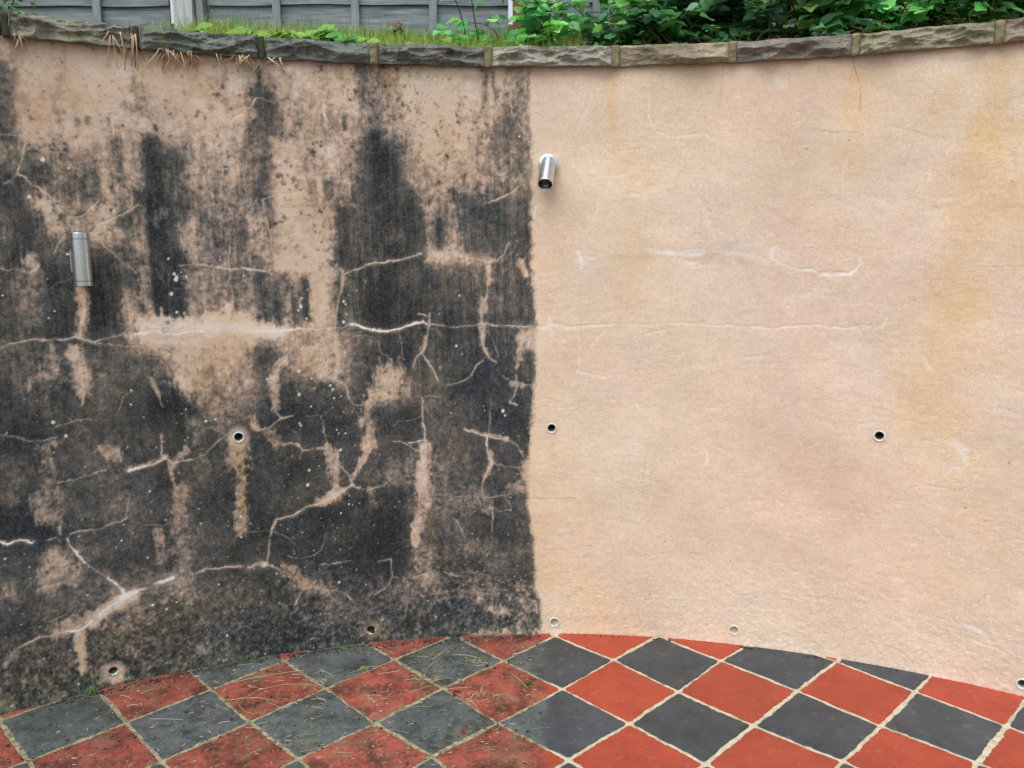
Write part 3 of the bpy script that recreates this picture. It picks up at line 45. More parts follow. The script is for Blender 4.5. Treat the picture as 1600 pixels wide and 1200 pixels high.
EDGE=[(-0.057,2.011),(-0.057,1.807),(-0.05,1.619),(-0.054,1.492),(-0.053,1.384),(-0.044,1.231),(-0.037,1.164),(-0.039,0.939),(-0.05,0.824),(-0.056,0.731),(-0.063,0.661),(-0.065,0.494),(-0.055,0.41),(-0.041,0.361),(-0.044,0.3),(-0.036,0.226),(-0.036,0.177),(-0.019,0.127),(-0.014,-0.011)]
PIPES=[(-1.057,0.792),(0.016,0.78),(1.111,0.802),(-0.64,0.047),(-1.49,0.049),(0.031,0.047),(0.679,0.057),(1.581,0.043)]
CORNERS={(-6, 0): (-1.1424, -0.0038), (-4, 0): (-0.7613, 0.0055), (-2, 0): (-0.3807, 0.0012), (0, 0): (0.0009, 0.0093), (2, 0): (0.3709, 0.0061), (4, 0): (0.7708, 0.0031), (-7, -1): (-1.3248, -0.1947), (-5, -1): (-0.9565, -0.1863), (-3, -1): (-0.5739, -0.1837), (-1, -1): (-0.1865, -0.1851), (1, -1): (0.1869, -0.1983), (3, -1): (0.5718, -0.1918), (5, -1): (0.9498, -0.1931), (-8, -2): (-1.5149, -0.3853), (-6, -2): (-1.1419, -0.3827), (-4, -2): (-0.7618, -0.3835), (-2, -2): (-0.3918, -0.381), (0, -2): (0.006, -0.3816), (2, -2): (0.3767, -0.3884), (4, -2): (0.7557, -0.3899), (6, -2): (1.1317, -0.3873), (-9, -3): (-1.7024, -0.5769), (-7, -3): (-1.3269, -0.5772), (-5, -3): (-0.9474, -0.5627), (-3, -3): (-0.5743, -0.5497), (-1, -3): (-0.1874, -0.5617), (1, -3): (0.1919, -0.5773), (3, -3): (0.5782, -0.5636), (5, -3): (0.9491, -0.5682)}
rng = np.random.default_rng(7); rnd = random.Random(11)
R_ = math.radians

# ------------------------------------------------------------------ helpers
def lin(c):
    c = np.asarray(c, float)
    return np.where(c <= .04045, c/12.92, ((c+.055)/1.055)**2.4)
def S8(r, g, b, k=1.0): return tuple((lin([r/255, g/255, b/255])*k).tolist())
def tag(o, label=None, cat=None, group=None, kind=None):
    if label: o['label'] = label
    if cat: o['category'] = cat
    if group: o['group'] = group
    if kind: o['kind'] = kind
    return o
def empty(name, loc, rz=0):
    o = bpy.data.objects.new(name, None); o.location = loc; o.rotation_euler = (0, 0, rz); o.empty_display_size = .1; COL.objects.link(o); return o
def link(name, me, mats, parent=None, smooth=False):
    o = bpy.data.objects.new(name, me); COL.objects.link(o)
    for m in (mats if isinstance(mats, (list, tuple)) else [mats]): me.materials.append(m)
    if parent is not None: o.parent = parent
    if smooth: me.polygons.foreach_set('use_smooth', [True]*len(me.polygons))
    return o
class MB:
    def __init__(s): s.v = []; s.f = []; s.c = []; s.mi = []
    def add(s, vs, fs, col=None, mi=0):
        n = len(s.v); s.v += [tuple(v) for v in vs]; s.f += [tuple(i+n for i in f) for f in fs]
        s.mi += [mi]*len(fs)
        if col is not None: s.c += [tuple(col)]*len(vs) if not isinstance(col, list) else col
    def build(s, name, mats, parent=None, smooth=False):
        me = bpy.data.meshes.new(name); me.from_pydata(s.v, [], s.f)
        if any(s.mi): me.polygons.foreach_set('material_index', s.mi)
        if s.c and len(s.c) == len(s.v):
            a = me.color_attributes.new('Col', 'FLOAT_COLOR', 'POINT')
            a.data.foreach_set('color', np.c_[np.array(s.c, float), np.ones(len(s.c))].ravel())
        me.update()
        return link(name, me, mats, parent, smooth)
    def tube(s, pts, rad, n=6, col=None, cap=True, mi=0):
        pts = [Vector(p) for p in pts]; vs = []; fs = []
        up = Vector((.3, .2, 1)).normalized()
        for i, p in enumerate(pts):
            d = (pts[min(i+1, len(pts)-1)]-pts[max(i-1, 0)]).normalized()
            a = d.cross(up); a = a.normalized() if a.length > 1e-4 else Vector((1, 0, 0)); b = d.cross(a)
            r = rad[i] if isinstance(rad, (list, tuple)) else rad
            for k in range(n):
                t = 2*math.pi*k/n; vs.append(p+a*math.cos(t)*r+b*math.sin(t)*r)
        for i in range(len(pts)-1):
            for k in range(n): fs.append((i*n+k, i*n+(k+1) % n, (i+1)*n+(k+1) % n, (i+1)*n+k))
        if cap: fs.append(tuple(range(n))[::-1]); fs.append(tuple(range((len(pts)-1)*n, len(pts)*n)))
        s.add(vs, fs, col, mi)
    def lathe(s, prof, M, n=40, mi=0):   # prof: (radius, height) along local +Z of M
        vs = []; fs = []
        for r, h in prof:
            for k in range(n):
                t = 2*math.pi*k/n; vs.append(M @ Vector((r*math.cos(t), r*math.sin(t), h)))
        for i in range(len(prof)-1):
            for k in range(n): fs.append((i*n+k, i*n+(k+1) % n, (i+1)*n+(k+1) % n, (i+1)*n+k))
        s.add(vs, fs, None, mi)
    def box(s, M, x0, x1, y0, y1, z0, z1, mi=0, col=None):
        vs = [M @ Vector(p) for p in ((x0,y0,z0),(x1,y0,z0),(x1,y1,z0),(x0,y1,z0),(x0,y0,z1),(x1,y0,z1),(x1,y1,z1),(x0,y1,z1))]
        s.add(vs, [(0,3,2,1),(4,5,6,7),(0,1,5,4),(1,2,6,5),(2,3,7,6),(3,0,4,7)], col, mi)
def onwall(u, z, inn=0.0):            # point on the wall face, inn metres out from it towards the patio
    a = u/WR; r = WR-inn
    return Vector((WC[0]+r*math.sin(a), WC[1]+r*math.cos(a), z))
def wallframe(u, z, inn=0.0):         # X along the wall, Y out to the patio, Z up
    a = u/WR; p = onwall(u, z, inn)
    X = Vector((math.cos(a), -math.sin(a), 0)); Y = Vector((-math.sin(a), -math.cos(a), 0))
    return Matrix(((X.x, Y.x, 0, p.x), (X.y, Y.y, 0, p.y), (0, 0, 1, p.z), (0, 0, 0, 1)))

# ---- node materials
class NT:
    def __init__(s, name):
        s.m = bpy.data.materials.new(name); s.m.use_nodes = True; s.t = s.m.node_tree
        s.b = s.t.nodes['Principled BSDF']; s.tc = s.t.nodes.new('ShaderNodeTexCoord')
    def n(s, ty, **k):
        x = s.t.nodes.new('ShaderNode'+ty)
        for a, v in k.items():
            if a in ('op', 'operation'): x.operation = v
            elif hasattr(x, a): setattr(x, a, v)
        return x
    def l(s, a, b): s.t.links.new(a, b)
    def coord(s, scale=(1, 1, 1), loc=(0, 0, 0)):
        mp = s.n('Mapping'); s.l(s.tc.outputs['Object'], mp.inputs[0]); mp.inputs['Scale'].default_value = scale; mp.inputs['Location'].default_value = loc
        return mp.outputs[0]
    def noise(s, scale, detail=4, rough=.6, vec=None, dist=0.):
        x = s.n('TexNoise'); x.inputs['Scale'].default_value = scale; x.inputs['Detail'].default_value = detail
        x.inputs['Roughness'].default_value = rough; x.inputs['Distortion'].default_value = dist
        s.l(vec if vec is not None else s.coord(), x.inputs['Vector']); return x.outputs['Fac']
    def ramp(s, fac, stops):
        x = s.n('ValToRGB'); e = x.color_ramp.elements
        while len(e) < len(stops): e.new(.5)
        for i, (p, c) in enumerate(stops):
            e[i].position = p; e[i].color = (*c, 1) if not isinstance(c, (int, float)) else (c, c, c, 1)
        s.l(fac, x.inputs[0]); return x.outputs[0]
    def mix(s, fac, a, b, mode='MIX'):
        x = s.n('Mix'); x.data_type = 'RGBA'; x.blend_type = mode
        for v, i in ((fac, 0), (a, 6), (b, 7)):
            if hasattr(v, 'links') or hasattr(v, 'is_linked'): s.l(v, x.inputs[i])
            elif isinstance(v, (int, float)): x.inputs[i].default_value = v if i == 0 else (v, v, v, 1)
            else: x.inputs[i].default_value = (*v, 1)
        return x.outputs[2]
    def math(s, op, a, b=None):
        x = s.n('Math', op=op)
        for v, i in ((a, 0), (b, 1)):
            if v is None: continue
            if hasattr(v, 'is_linked'): s.l(v, x.inputs[i])
            else: x.inputs[i].default_value = v
        return x.outputs[0]
    def bump(s, h, strength=.5, dist=.002, prev=None):
        x = s.n('Bump'); x.inputs['Strength'].default_value = strength; x.inputs['Distance'].default_value = dist
        s.l(h, x.inputs['Height'])
        if prev is not None: s.l(prev, x.inputs['Normal'])
        return x.outputs[0]
    def out(s, col, rough=.9, normal=None, metallic=0., spec=None, trans=None):
        if hasattr(col, 'is_linked'): s.l(col, s.b.inputs['Base Color'])
        else: s.b.inputs['Base Color'].default_value = (*col, 1)
        if hasattr(rough, 'is_linked'): s.l(rough, s.b.inputs['Roughness'])
        else: s.b.inputs['Roughness'].default_value = rough
        if normal is not None: s.l(normal, s.b.inputs['Normal'])
        s.b.inputs['Metallic'].default_value = metallic
        if spec is not None: s.b.inputs['Specular IOR Level'].default_value = spec
        return s.m
    def attr(s, name='Col'):
        x = s.n('Attribute'); x.attribute_name = name; return x.outputs['Color'], x.outputs['Alpha']

# ---- numpy noise over scattered points
def vnoise(x, y, sx, sy, seed):
    r = np.random.default_rng(seed); T = r.random((256, 256)).astype(np.float32)
    a = x/sx+1000.3; b = y/sy+1000.7
    i = np.floor(a).astype(int); j = np.floor(b).astype(int); fx = a-i; fy = b-j
    fx = fx*fx*(3-2*fx); fy = fy*fy*(3-2*fy); i &= 255; j &= 255; i1 = (i+1) & 255; j1 = (j+1) & 255
    return (T[i, j]*(1-fx)+T[i1, j]*fx)*(1-fy)+(T[i, j1]*(1-fx)+T[i1, j1]*fx)*fy-.5
def fbm(x, y, sx, sy, seed, n=4, g=.55):
    o = 0; a = 1; t = 0
    for k in range(n): o = o+a*vnoise(x, y, sx/2**k, sy/2**k, seed+k*17); t += a; a *= g
    return o/t*2                       # about -1..1 (mostly within +-.5)
def sstep(e0, e1, x):
    t = np.clip((x-e0)/(e1-e0), 0, 1); return t*t*(3-2*t)

# ================================================================== the rendered retaining wall
WALL_H = 2.0
du = .0028
us = np.arange(-2.32, 2.12, du); zs = np.arange(-.03, WALL_H+.004, du)
NU, NZ = len(us), len(zs)
Ug, Zg = np.meshgrid(us, zs, indexing='ij')      # (NU, NZ)
f4 = np.float32; Ug = Ug.astype(f4); Zg = Zg.astype(f4)
wu = (fbm(Ug, Zg, .035, .035, 5, 3)*.0042).astype(f4); wz = (fbm(Ug, Zg, .035, .035, 9, 3)*.0042).astype(f4)
Uw = Ug+wu; Zw = Zg+wz
N_edge = fbm(Ug, Zg, .05, .07, 21, 5, .7).astype(f4)
N_fine = fbm(Ug, Zg, .011, .014, 31, 3, .8).astype(f4)
N_str = fbm(Ug, Zg, .012, .16, 41, 4, .7).astype(f4)
N_big = fbm(Ug, Zg, .35, .3, 51, 4).astype(f4)
N_mid = fbm(Ug, Zg, .09, .09, 61, 4, .65).astype(f4)
N_grit = (rng.random(Ug.shape)-.5).astype(f4)
def blur(a, n):
    for _ in range(n):
        a = (np.roll(a, 1, 0)+a+np.roll(a, -1, 0))/3; a = (np.roll(a, 1, 1)+a+np.roll(a, -1, 1))/3
    return a
g1 = blur(N_grit, 1); g1 /= g1.std(); g2_ = blur(np.roll(N_grit, 77, 1), 3); g2_ /= g2_.std(); g3 = blur(np.roll(N_grit, 177, 0), 9); g3 /= g3.std()
N_stip = ((g1*.5+g2_*.6+g3*.6)*.26).astype(f4)        # sd about .25
def window(pts, pad):
    a = np.array(pts); i0 = max(0, int((a[:, 0].min()-pad-us[0])/du)); i1 = min(NU, int((a[:, 0].max()+pad-us[0])/du)+2)
    j0 = max(0, int((a[:, 1].min()-pad-zs[0])/du)); j1 = min(NZ, int((a[:, 1].max()+pad-zs[0])/du)+2)
    return slice(i0, max(i0, i1)), slice(j0, max(j0, j1))
def pdist(pts, x, y):
    d = np.full(x.shape, 9., f4)
    if len(pts) == 1: return np.hypot(x-pts[0][0], y-pts[0][1])
    for (ax, ay), (bx, by) in zip(pts[:-1], pts[1:]):
        L = (bx-ax)**2+(by-ay)**2+1e-12
        t = np.clip(((x-ax)*(bx-ax)+(y-ay)*(by-ay))/L, 0, 1)
        d = np.minimum(d, np.hypot(x-ax-t*(bx-ax), y-ay-t*(by-ay)))
    return d
# soiling amount 0..1
D = np.array([[int(r[2*i:2*i+2]) for i in range(len(r)//2)] for r in DIRT], f4)/100      # rows z, cols u
wispx = fbm(Ug, Zg, .13, .22, 81, 4, .65)*.045; wispz = fbm(Ug, Zg, .16, .2, 85, 4, .65)*.05
gu = np.clip((Ug+N_edge*.012+wispx+1.75)/.05, 0, D.shape[1]-1.001); gz = np.clip((Zg+N_edge*.012+wispz)/.05, 0, D.shape[0]-1.001)
i = gu.astype(int); j = gz.astype(int); fx = gu-i; fy = gz-j
gu = gu+0; dirt = (D[j, i]*(1-fx)+D[j, i+1]*fx)*(1-fy)+(D[j+1, i]*(1-fx)+D[j+1, i+1]*fx)*fy
for v, soft, q in PATCHES:
    a = np.array(q); W = window(q, soft*3)
    x0, x1, z0, z1 = a[:, 0].min(), a[:, 0].max(), a[:, 1].min(), a[:, 1].max()
    x = Uw[W]; y = Zw[W]; e = N_edge[W]*soft*1.1
    d = np.minimum(np.minimum(x-x0, x1-x), np.minimum(y-z0, z1-y))+e
    m = sstep(-soft*1.5, soft*1.5, d); dirt[W] += (v/10-dirt[W])*m
for v, hw, k, q in STAINS:
    W = window(q, hw*3); x = Uw[W]; y = Zw[W]
    d = pdist(q, x, y)/hw+N_edge[W]*.9+N_fine[W]*.7+N_str[W]*.5
    m = (sstep(2.8, -.1, d) if v > 4.9 else sstep(1.9, .4, d))*k; dirt[W] += (v/10-dirt[W])*m
hz = fbm(Ug, Zg, .07, .30, 201, 4, .6); dirt += (np.clip(.07+hz*.22, 0, .22)*sstep(1.35, 1.6, Zg)*sstep(.45, .2, dirt)).astype(f4)
# washed edge
ez = np.array([p[1] for p in EDGE])[::-1]; eu = np.array([p[0] for p in EDGE])[::-1]
edge = np.interp(zs, ez, eu)[None, :].astype(f4)
clean = np.clip(sstep(-.014, .012, Ug-edge+N_fine*.008+N_edge*.008+N_stip*.009)-.0, 0, 1)
clean -= sstep(.30, .5, N_stip)*sstep(.05, .0, Ug-edge)*clean*.35
# procedural break-up
dirt = dirt+.055*sstep(.45, .62, dirt)
N_rain = fbm(Ug+wispx*.3, Zg, .0065, .09, 43, 3, .8).astype(f4)
N_clo = fbm(Ug, Zg, .17, .15, 63, 5, .7).astype(f4)
hi_z = .30+.70*sstep(.75, 1.2, Zg)
bell = sstep(.08, .3, dirt)*sstep(.8, .5, dirt)
tone = dirt+N_str*.15*sstep(.1, .5, dirt)*hi_z+N_rain*.12*sstep(.15, .4, dirt)*hi_z+N_fine*.12*(.3+dirt)+N_mid*.16*sstep(0, .4, dirt)+N_clo*.15*sstep(.1, .5, dirt)+N_grit*.16*(.12+dirt)+N_stip*(.10*sstep(.03, .2, dirt)+.20*bell)
tone += sstep(.42, .66, N_stip+N_clo*.6)*.26*sstep(.06, .14, dirt)*sstep(.5, .25, dirt)*sstep(1.2, 1.5, Zg)
low = sstep(.45, .0, Zg)*sstep(.3, .6, dirt); tone += low*(N_fine*.08+N_stip*.24+.0)
tone = np.clip(tone, 0, 1)*(1-clean)
KN = np.array([0, .12, .28, .45, .6, .74, .88, 1.0])
RC = lin(np.array([[227,203,181],[217,191,168],[190,164,142],[148,130,115],[109,102,94],[78,77,73],[54,56,56],[34,38,42]])/255)
CLEAN = lin(np.array([225,199,174])/255)
colr = np.empty(Ug.shape+(3,), f4)
for c in range(3): colr[..., c] = np.interp(tone, KN, RC[:, c])
colr = colr*(1-clean[..., None])+CLEAN.astype(f4)*clean[..., None]
# bluish grey algae where very dark, in drifts
bl = (sstep(.15, .5, vnoise(Ug, Zg, .11, .2, 77)+.25)*sstep(.6, .85, tone))[..., None]
colr *= 1+bl*(np.array([-.06, .0, .07], f4))
# mottling of the render itself
mot = (N_big*.11+N_mid*.05)[..., None]
colr *= 1+mot*np.array([.35, .8, 1.3], f4)
colr *= 1+(fbm(Ug, Zg, .22, .16, 53, 5, .65)*.13+N_clo*.05)[..., None]
hu = fbm(Ug+wispx*2, Zg+wispz*2, .30, .22, 54, 4, .6)[..., None]; colr *= 1+hu*np.array([.0, -.01, .055], f4)
hv = fbm(Ug+wispz*2, Zg+wispx*2, .18, .16, 55, 4, .6)[..., None]; colr *= 1+hv*np.array([.006, -.014, -.006], f4)
pale = (sstep(.12, .45, fbm(Ug, Zg, .10, .08, 57, 5, .7))*(1-clean)*sstep(.45, .05, dirt)*.7)[..., None]
colr += (lin(np.array([226,212,196])/255).astype(f4)-colr)*pale
rough_r = sstep(.0, .5, fbm(Ug, Zg, .2, .12, 59, 3))*clean
scr = fbm(Ug+wispx, Zg+wispz*.6, .026, .0075, 58, 3, .85)*(.2+rough_r); colr *= 1+(scr*.085)[..., None]
colr *= (1+N_grit*.13+N_fine*.06+N_stip*.05)[..., None]
# brown blotches on the uncleaned pale zones
bb = sstep(.22, .55, fbm(Ug, Zg, .03, .03, 91, 4, .75))*(1-clean)*sstep(.75, .1, dirt)
colr *= 1-bb[..., None]*np.array([.16, .20, .24], f4)
pp = sstep(.5, .62, fbm(Ug, Zg, .008, .011, 95, 2))*(1-clean)*sstep(0, .3, vnoise(Ug, Zg, .12, .12, 96)+.1)
colr *= 1-pp[..., None]*.45
for cf, hw, k, q in TINTS:
    W = window(q, hw*2.6); x = Uw[W]; y = Zw[W]
    d = pdist(q, x, y)/hw+N_edge[W]*.8+N_mid[W]*.5
    m = (sstep(2.0, .2, d)*k)[..., None]; colr[W] *= 1+(np.array(cf, f4)-1)*m
groove = np.zeros_like(Ug)
CRK = lin(np.array([212,193,173])/255).astype(f4); WHT = lin(np.array([236,230,222])/255).astype(f4)
FINE = []                                             # hairline map cracking over the soiled half
for k in range(34):
    u0 = rng.uniform(-2.1, .2); z0 = rng.uniform(.1, 1.6); a0 = rng.choice([0, 1.57, 3.14, -1.57])+rng.normal(0, .35); q = [(u0, z0)]
    for s_ in range(rng.integers(3, 8)): a0 += rng.normal(0, .45); u0 += math.cos(a0)*.03; z0 += math.sin(a0)*.03; q.append((u0, z0))
    if max(p[0] for p in q) < .2: FINE.append((.0011, float(rng.uniform(.18, .42)), q))
for hw, b, q in CRACKS+FINE+MARKS:
    W = window(q, hw*14+.01); x = Uw[W]+N_fine[W]*.0036+N_mid[W]*.007; y = Zw[W]+N_fine[W]*.0036+N_mid[W]*.009
    d = pdist(q, x, y)
    wv = hw*.85*(.95+1.2*vnoise(x, y, .03, .03, 3)); core = sstep(1.6, .4, d/np.maximum(wv, .0006)+N_fine[W]*.3)
    side = ((b, q) in [(m[1], m[2]) for m in MARKS])
    vary = np.clip(.95+vnoise(x, y, .022, .022, 4)*1.4, 0, 1)
    m = np.clip(core*b*vary*(.8 if side else 1.), 0, 1)[..., None]
    halo = (np.clip(1-d/(hw*5), 0, 1)**2*.34*b*vary)[..., None]
    tgt = WHT if (b > .95 or side) else CRK
    colr[W] += (np.array(RC[1], f4)-colr[W])*halo*(0 if side else 1)
    colr[W] += (tgt-colr[W])*m
    groove[W] = np.maximum(groove[W], sstep(2.2, .3, d/hw)*(.35+.3*b))
for hw, k, q in LINES:
    W = window(q, hw*5+.01); d = pdist(q, Uw[W], Zw[W])
    m = (sstep(1.8, .4, d/hw)*k*.65*np.clip(.8+vnoise(Uw[W], Zw[W], .03, .03, 8), 0, 1))[..., None]; colr[W] *= 1-m
    if hw < .004: groove[W] = np.maximum(groove[W], sstep(2, .3, d/hw)*.3)
for u0, z0, r0 in SPOTS:
    W = window([(u0, z0)], r0*3); d = np.hypot(Ug[W]-u0, (Zg[W]-z0)*.9)+N_fine[W]*r0*.3
    colr[W] += (WHT*.9-colr[W])*(sstep(1.25, .65, d/r0)*.95)[..., None]
for k in range(520):                                   # pale lichen pin-pricks over the soiled half
    u0 = rng.uniform(-2.2, .25); z0 = abs(rng.normal(0, .6)) % 1.6; r0 = rng.uniform(.0016, .0032)
    W = window([(u0, z0)], r0*3)
    if colr[W].size: 
        d = np.hypot(Ug[W]-u0, Zg[W]-z0); colr[W] += (CRK*.8-colr[W])*(sstep(1.4, .5, d/r0)*.8*(1-clean[W]))[..., None]
for k in range(70):                                    # dark specks on the cleaned half
    u0 = rng.uniform(.25, 2.1); z0 = rng.uniform(.05, 1.9); r0 = rng.uniform(.0015, .004)
    W = window([(u0, z0)], r0*3); d = np.hypot(Ug[W]-u0, Zg[W]-z0)
    colr[W] *= 1-(sstep(1.3, .6, d/r0)*rng.uniform(.15, .5))[..., None]
# pale halo of mortar round each weep pipe
for n_, (pu, pz) in enumerate(PIPES):
    W = window([(pu, pz)], .09); d = np.hypot(Ug[W]-pu, Zg[W]-pz)+N_edge[W]*.008
    m = (sstep(.045, .022, d)*(.55 if n_ != 3 else .15))[..., None]; colr[W] += (RC[1].astype(f4)*1.02-colr[W])*m
# green at the foot on the dirty side
gf = (sstep(.10, .0, Zg+N_edge*.05)*(1-clean)*.6)[..., None]; colr *= 1+gf*np.array([-.12, -.02, -.22], f4)
colr = np.clip(colr*WALL_K, .01, .85)
# relief of the hand-floated render
relief = N_big*.0022+fbm(Ug, Zg, .12, .07, 71, 3)*.0009+fbm(Ug, Zg, .03, .014, 72, 2)*.0004+N_fine*.0004+N_grit*.00035*(1-clean)
relief += low*N_fine*.0014-groove*.0016+scr*.0006*clean
relief -= bb*.0004
foot = sstep(.030, .0, Zg+N_edge*.02)*.006+(sstep(.02, 0, Zg)*N_fine*.005); relief += foot*(1-clean*.8)
ang = Ug/WR; rad = WR-relief
X = WC[0]+rad*np.sin(ang); Y = WC[1]+rad*np.cos(ang)
idx = np.arange(NU*NZ).reshape(NU, NZ)
keep = np.ones((NU-1, NZ-1), bool)
PIPE_R = .0188
for n_, (pu, pz) in enumerate(PIPES):                   # pull the ring of vertices onto a true circle, open the hole
    rr = PIPE_R-.003 if n_ not in (3, 4) else PIPE_R-.001
    d = np.hypot(Ug-pu, Zg-pz); ins = d < rr
    q = ins[:-1, :-1] & ins[1:, :-1] & ins[:-1, 1:] & ins[1:, 1:]; keep &= ~q
a = idx[:-1, :-1][keep]; b = idx[1:, :-1][keep]; c = idx[1:, 1:][keep]; d = idx[:-1, 1:][keep]
faces = np.stack([a, b, c, d], 1).astype(np.int32)
verts = np.stack([X, Y, Zg], -1).reshape(-1, 3)
cols = np.concatenate([colr.reshape(-1, 3), dirt.reshape(-1, 1)*(1-clean.reshape(-1, 1))], 1)
# back, ends and top of the wall (215 mm thick) as extra quads
nb = 60; ub = np.linspace(us[0], us[-1], nb)
ring = []
for z_ in (-.03, zs[-1]):
    for r_ in (WR, WR+.215): ring.append(np.stack([WC[0]+r_*np.sin(ub/WR), WC[1]+r_*np.cos(ub/WR), np.full(nb, z_)], 1))
base = len(verts); ex = np.concatenate(ring); o0, o1, o2, o3 = base, base+nb, base+2*nb, base+3*nb
ef = []
for k in range(nb-1):
    ef.append((o2+k, o2+k+1, o3+k+1, o3+k)); ef.append((o1+k+1, o1+k, o3+k, o3+k+1))
ef += [(o0, o1, o3, o2), (o0+nb-1, o2+nb-1, o3+nb-1, o1+nb-1)]
verts = np.concatenate([verts, ex]); faces = np.concatenate([faces, np.array(ef, np.int32)])
cols = np.concatenate([cols, np.tile(np.array([[.45, .33, .25, .2]]), (len(ex), 1))]).astype(f4)
me = bpy.data.meshes.new('render_coat'); me.vertices.add(len(verts)); me.vertices.foreach_set('co', verts.astype(f4).ravel())
me.loops.add(faces.size); me.loops.foreach_set('vertex_index', faces.ravel()); me.polygons.add(len(faces))
me.polygons.foreach_set('loop_start', np.arange(0, faces.size, 4, dtype=np.int32)); me.polygons.foreach_set('use_smooth', np.ones(len(faces), bool))
me.update(calc_edges=True)
ca = me.color_attributes.new('Col', 'FLOAT_COLOR', 'POINT'); ca.data.foreach_set('color', cols.ravel())
t = NT('painted_render'); c, al = t.attr()
g = t.noise(210, 3, .85); c = t.mix(1., c, t.ramp(g, [(.33, .90), (.67, 1.10)]), 'MULTIPLY')
g2 = t.ramp(t.noise(170, 4, .85), [(.36, .62), (.5, 1.), (.66, 1.5)]); c = t.mix(al, c, t.mix(1., c, g2, 'MULTIPLY'))
sp = t.ramp(t.noise(230, 3, .85), [(.60, 0.), (.66, 1.)]); c = t.mix(t.math('MULTIPLY', sp, t.math('MULTIPLY', al, .6)), c, (.30, .27, .24))
sd = t.ramp(t.noise(260, 2, .8, t.coord(loc=(3, 1, 2))), [(.60, 0.), (.70, 1.)]); c = t.mix(t.math('MULTIPLY', sd, t.math('MULTIPLY', al, .7)), c, (.02, .02, .022))
nb1 = t.bump(t.noise(34, 5, .62, t.coord((1, 1, 1.5))), .16, .003)
nb2 = t.bump(t.noise(190, 3, .7, t.coord((1, 1, 1.4))), .5, .0018, nb1)
mat_wall = t.out(c, .93, nb2, spec=.25)
wall = empty('retaining_wall', onwall(0, 0)); tag(wall, 'curved rendered retaining wall, left half black with algae and cracks, right half washed peach', 'wall')
W0 = wall.location.copy()
def under(o, p):                       # parent without moving
    o.parent = p; o.matrix_parent_inverse = Matrix.Translation(-Vector(p.location)); return o
under(link('render_coat', me, mat_wall), wall)

# ---- weep pipes
t = NT('pipe_plastic'); c = t.mix(t.ramp(t.noise(90, 4, .7), [(.45, 0.), (.7, 1.)]), S8(222, 226, 218, .95), S8(160, 164, 146)); mat_pipe = t.out(c, .45)
t = NT('pipe_inside'); mat_in = t.out(t.mix(t.ramp(t.noise(60, 4, .7), [(.4, 0.), (.7, 1.)]), S8(170, 176, 160), S8(96, 100, 86)), .6)
t = NT('mortar_fill'); mat_fill = t.out(t.mix(t.ramp(t.noise(120, 4, .7), [(.4, 0.), (.7, 1.)]), S8(205, 196, 176, .85), S8(150, 140, 120)), .9, t.bump(t.noise(160, 4), .6, .002))
t = NT('black_soil'); mat_soil = t.out(t.mix(t.noise(150, 4, .7), (.012, .010, .008), (.05, .042, .034)), 1., t.bump(t.noise(120, 4), 1., .004))
plabel = {5: 'short weep pipe filled with pale mortar', 6: 'short weep pipe filled with pale mortar', 3: 'broken weep hole choked with black soil', 4: 'broken weep hole with ragged plastic edge'}
for n_, (pu, pz) in enumerate(PIPES):
    F = wallframe(pu, pz) @ Matrix.Rotation(R_(-90), 4, 'X')     # local +Z out of the wall
    m = MB(); ro, ri = PIPE_R, PIPE_R-.0042
    out = .0035 if n_ not in (3, 4) else -.003
    if n_ == 4:
        prof_n = 40; vs = []; fs = []
        for r0, h0 in ((ro, -.05), (ro, out), (ri, out), (ri, -.06)):
            for k in range(prof_n):
                tt = 2*math.pi*k/prof_n; jag = (.006*math.sin(tt*3+1)+.004*math.sin(tt*7)) if h0 > -.02 else 0
                vs.append(F @ Vector((r0*math.cos(tt), r0*math.sin(tt), h0-abs(jag))))
        for q in range(3):
            for k in range(prof_n): fs.append((q*prof_n+k, q*prof_n+(k+1) % prof_n, (q+1)*prof_n+(k+1) % prof_n, (q+1)*prof_n+k))
        m.add(vs, fs)
    else: m.lathe([(ro, -.05), (ro, out-.001), (ro-.0008, out), (ri+.0006, out), (ri, out-.001), (ri, -.02)], F, 40)
    m.lathe([(ri, -.02), (ri, -.075)], F, 40, 1)
    if n_ in (5, 6): m.lathe([(ri, -.004), (ri*.8, -.009), (ri*.4, -.013), (0.0002, -.014)], F, 40, 2)
    else: m.lathe([(ri, -.07), (.0002, -.075)], F, 40, 3)
    if n_ == 3:
        for k in range(9):
            a_ = rnd.uniform(.2, 2.9); q = F @ Vector((math.cos(a_)*ri*.75, -math.sin(a_)*ri*.2+rnd.uniform(-.3, .8)*ri, rnd.uniform(-.025, -.006)))
            Mq = Matrix.Translation(q) @ Matrix.Rotation(rnd.uniform(0, 3), 4, 'Y'); s_ = rnd.uniform(.003, .006)
            m.box(Mq, -s_, s_, -s_*.7, s_*.7, -s_*.6, s_*.8, 3)
    o = under(m.build('weep_pipe', [mat_pipe, mat_in, mat_fill, mat_soil], None, True), wall)
    if n_ in plabel: o['label'] = plabel[n_]

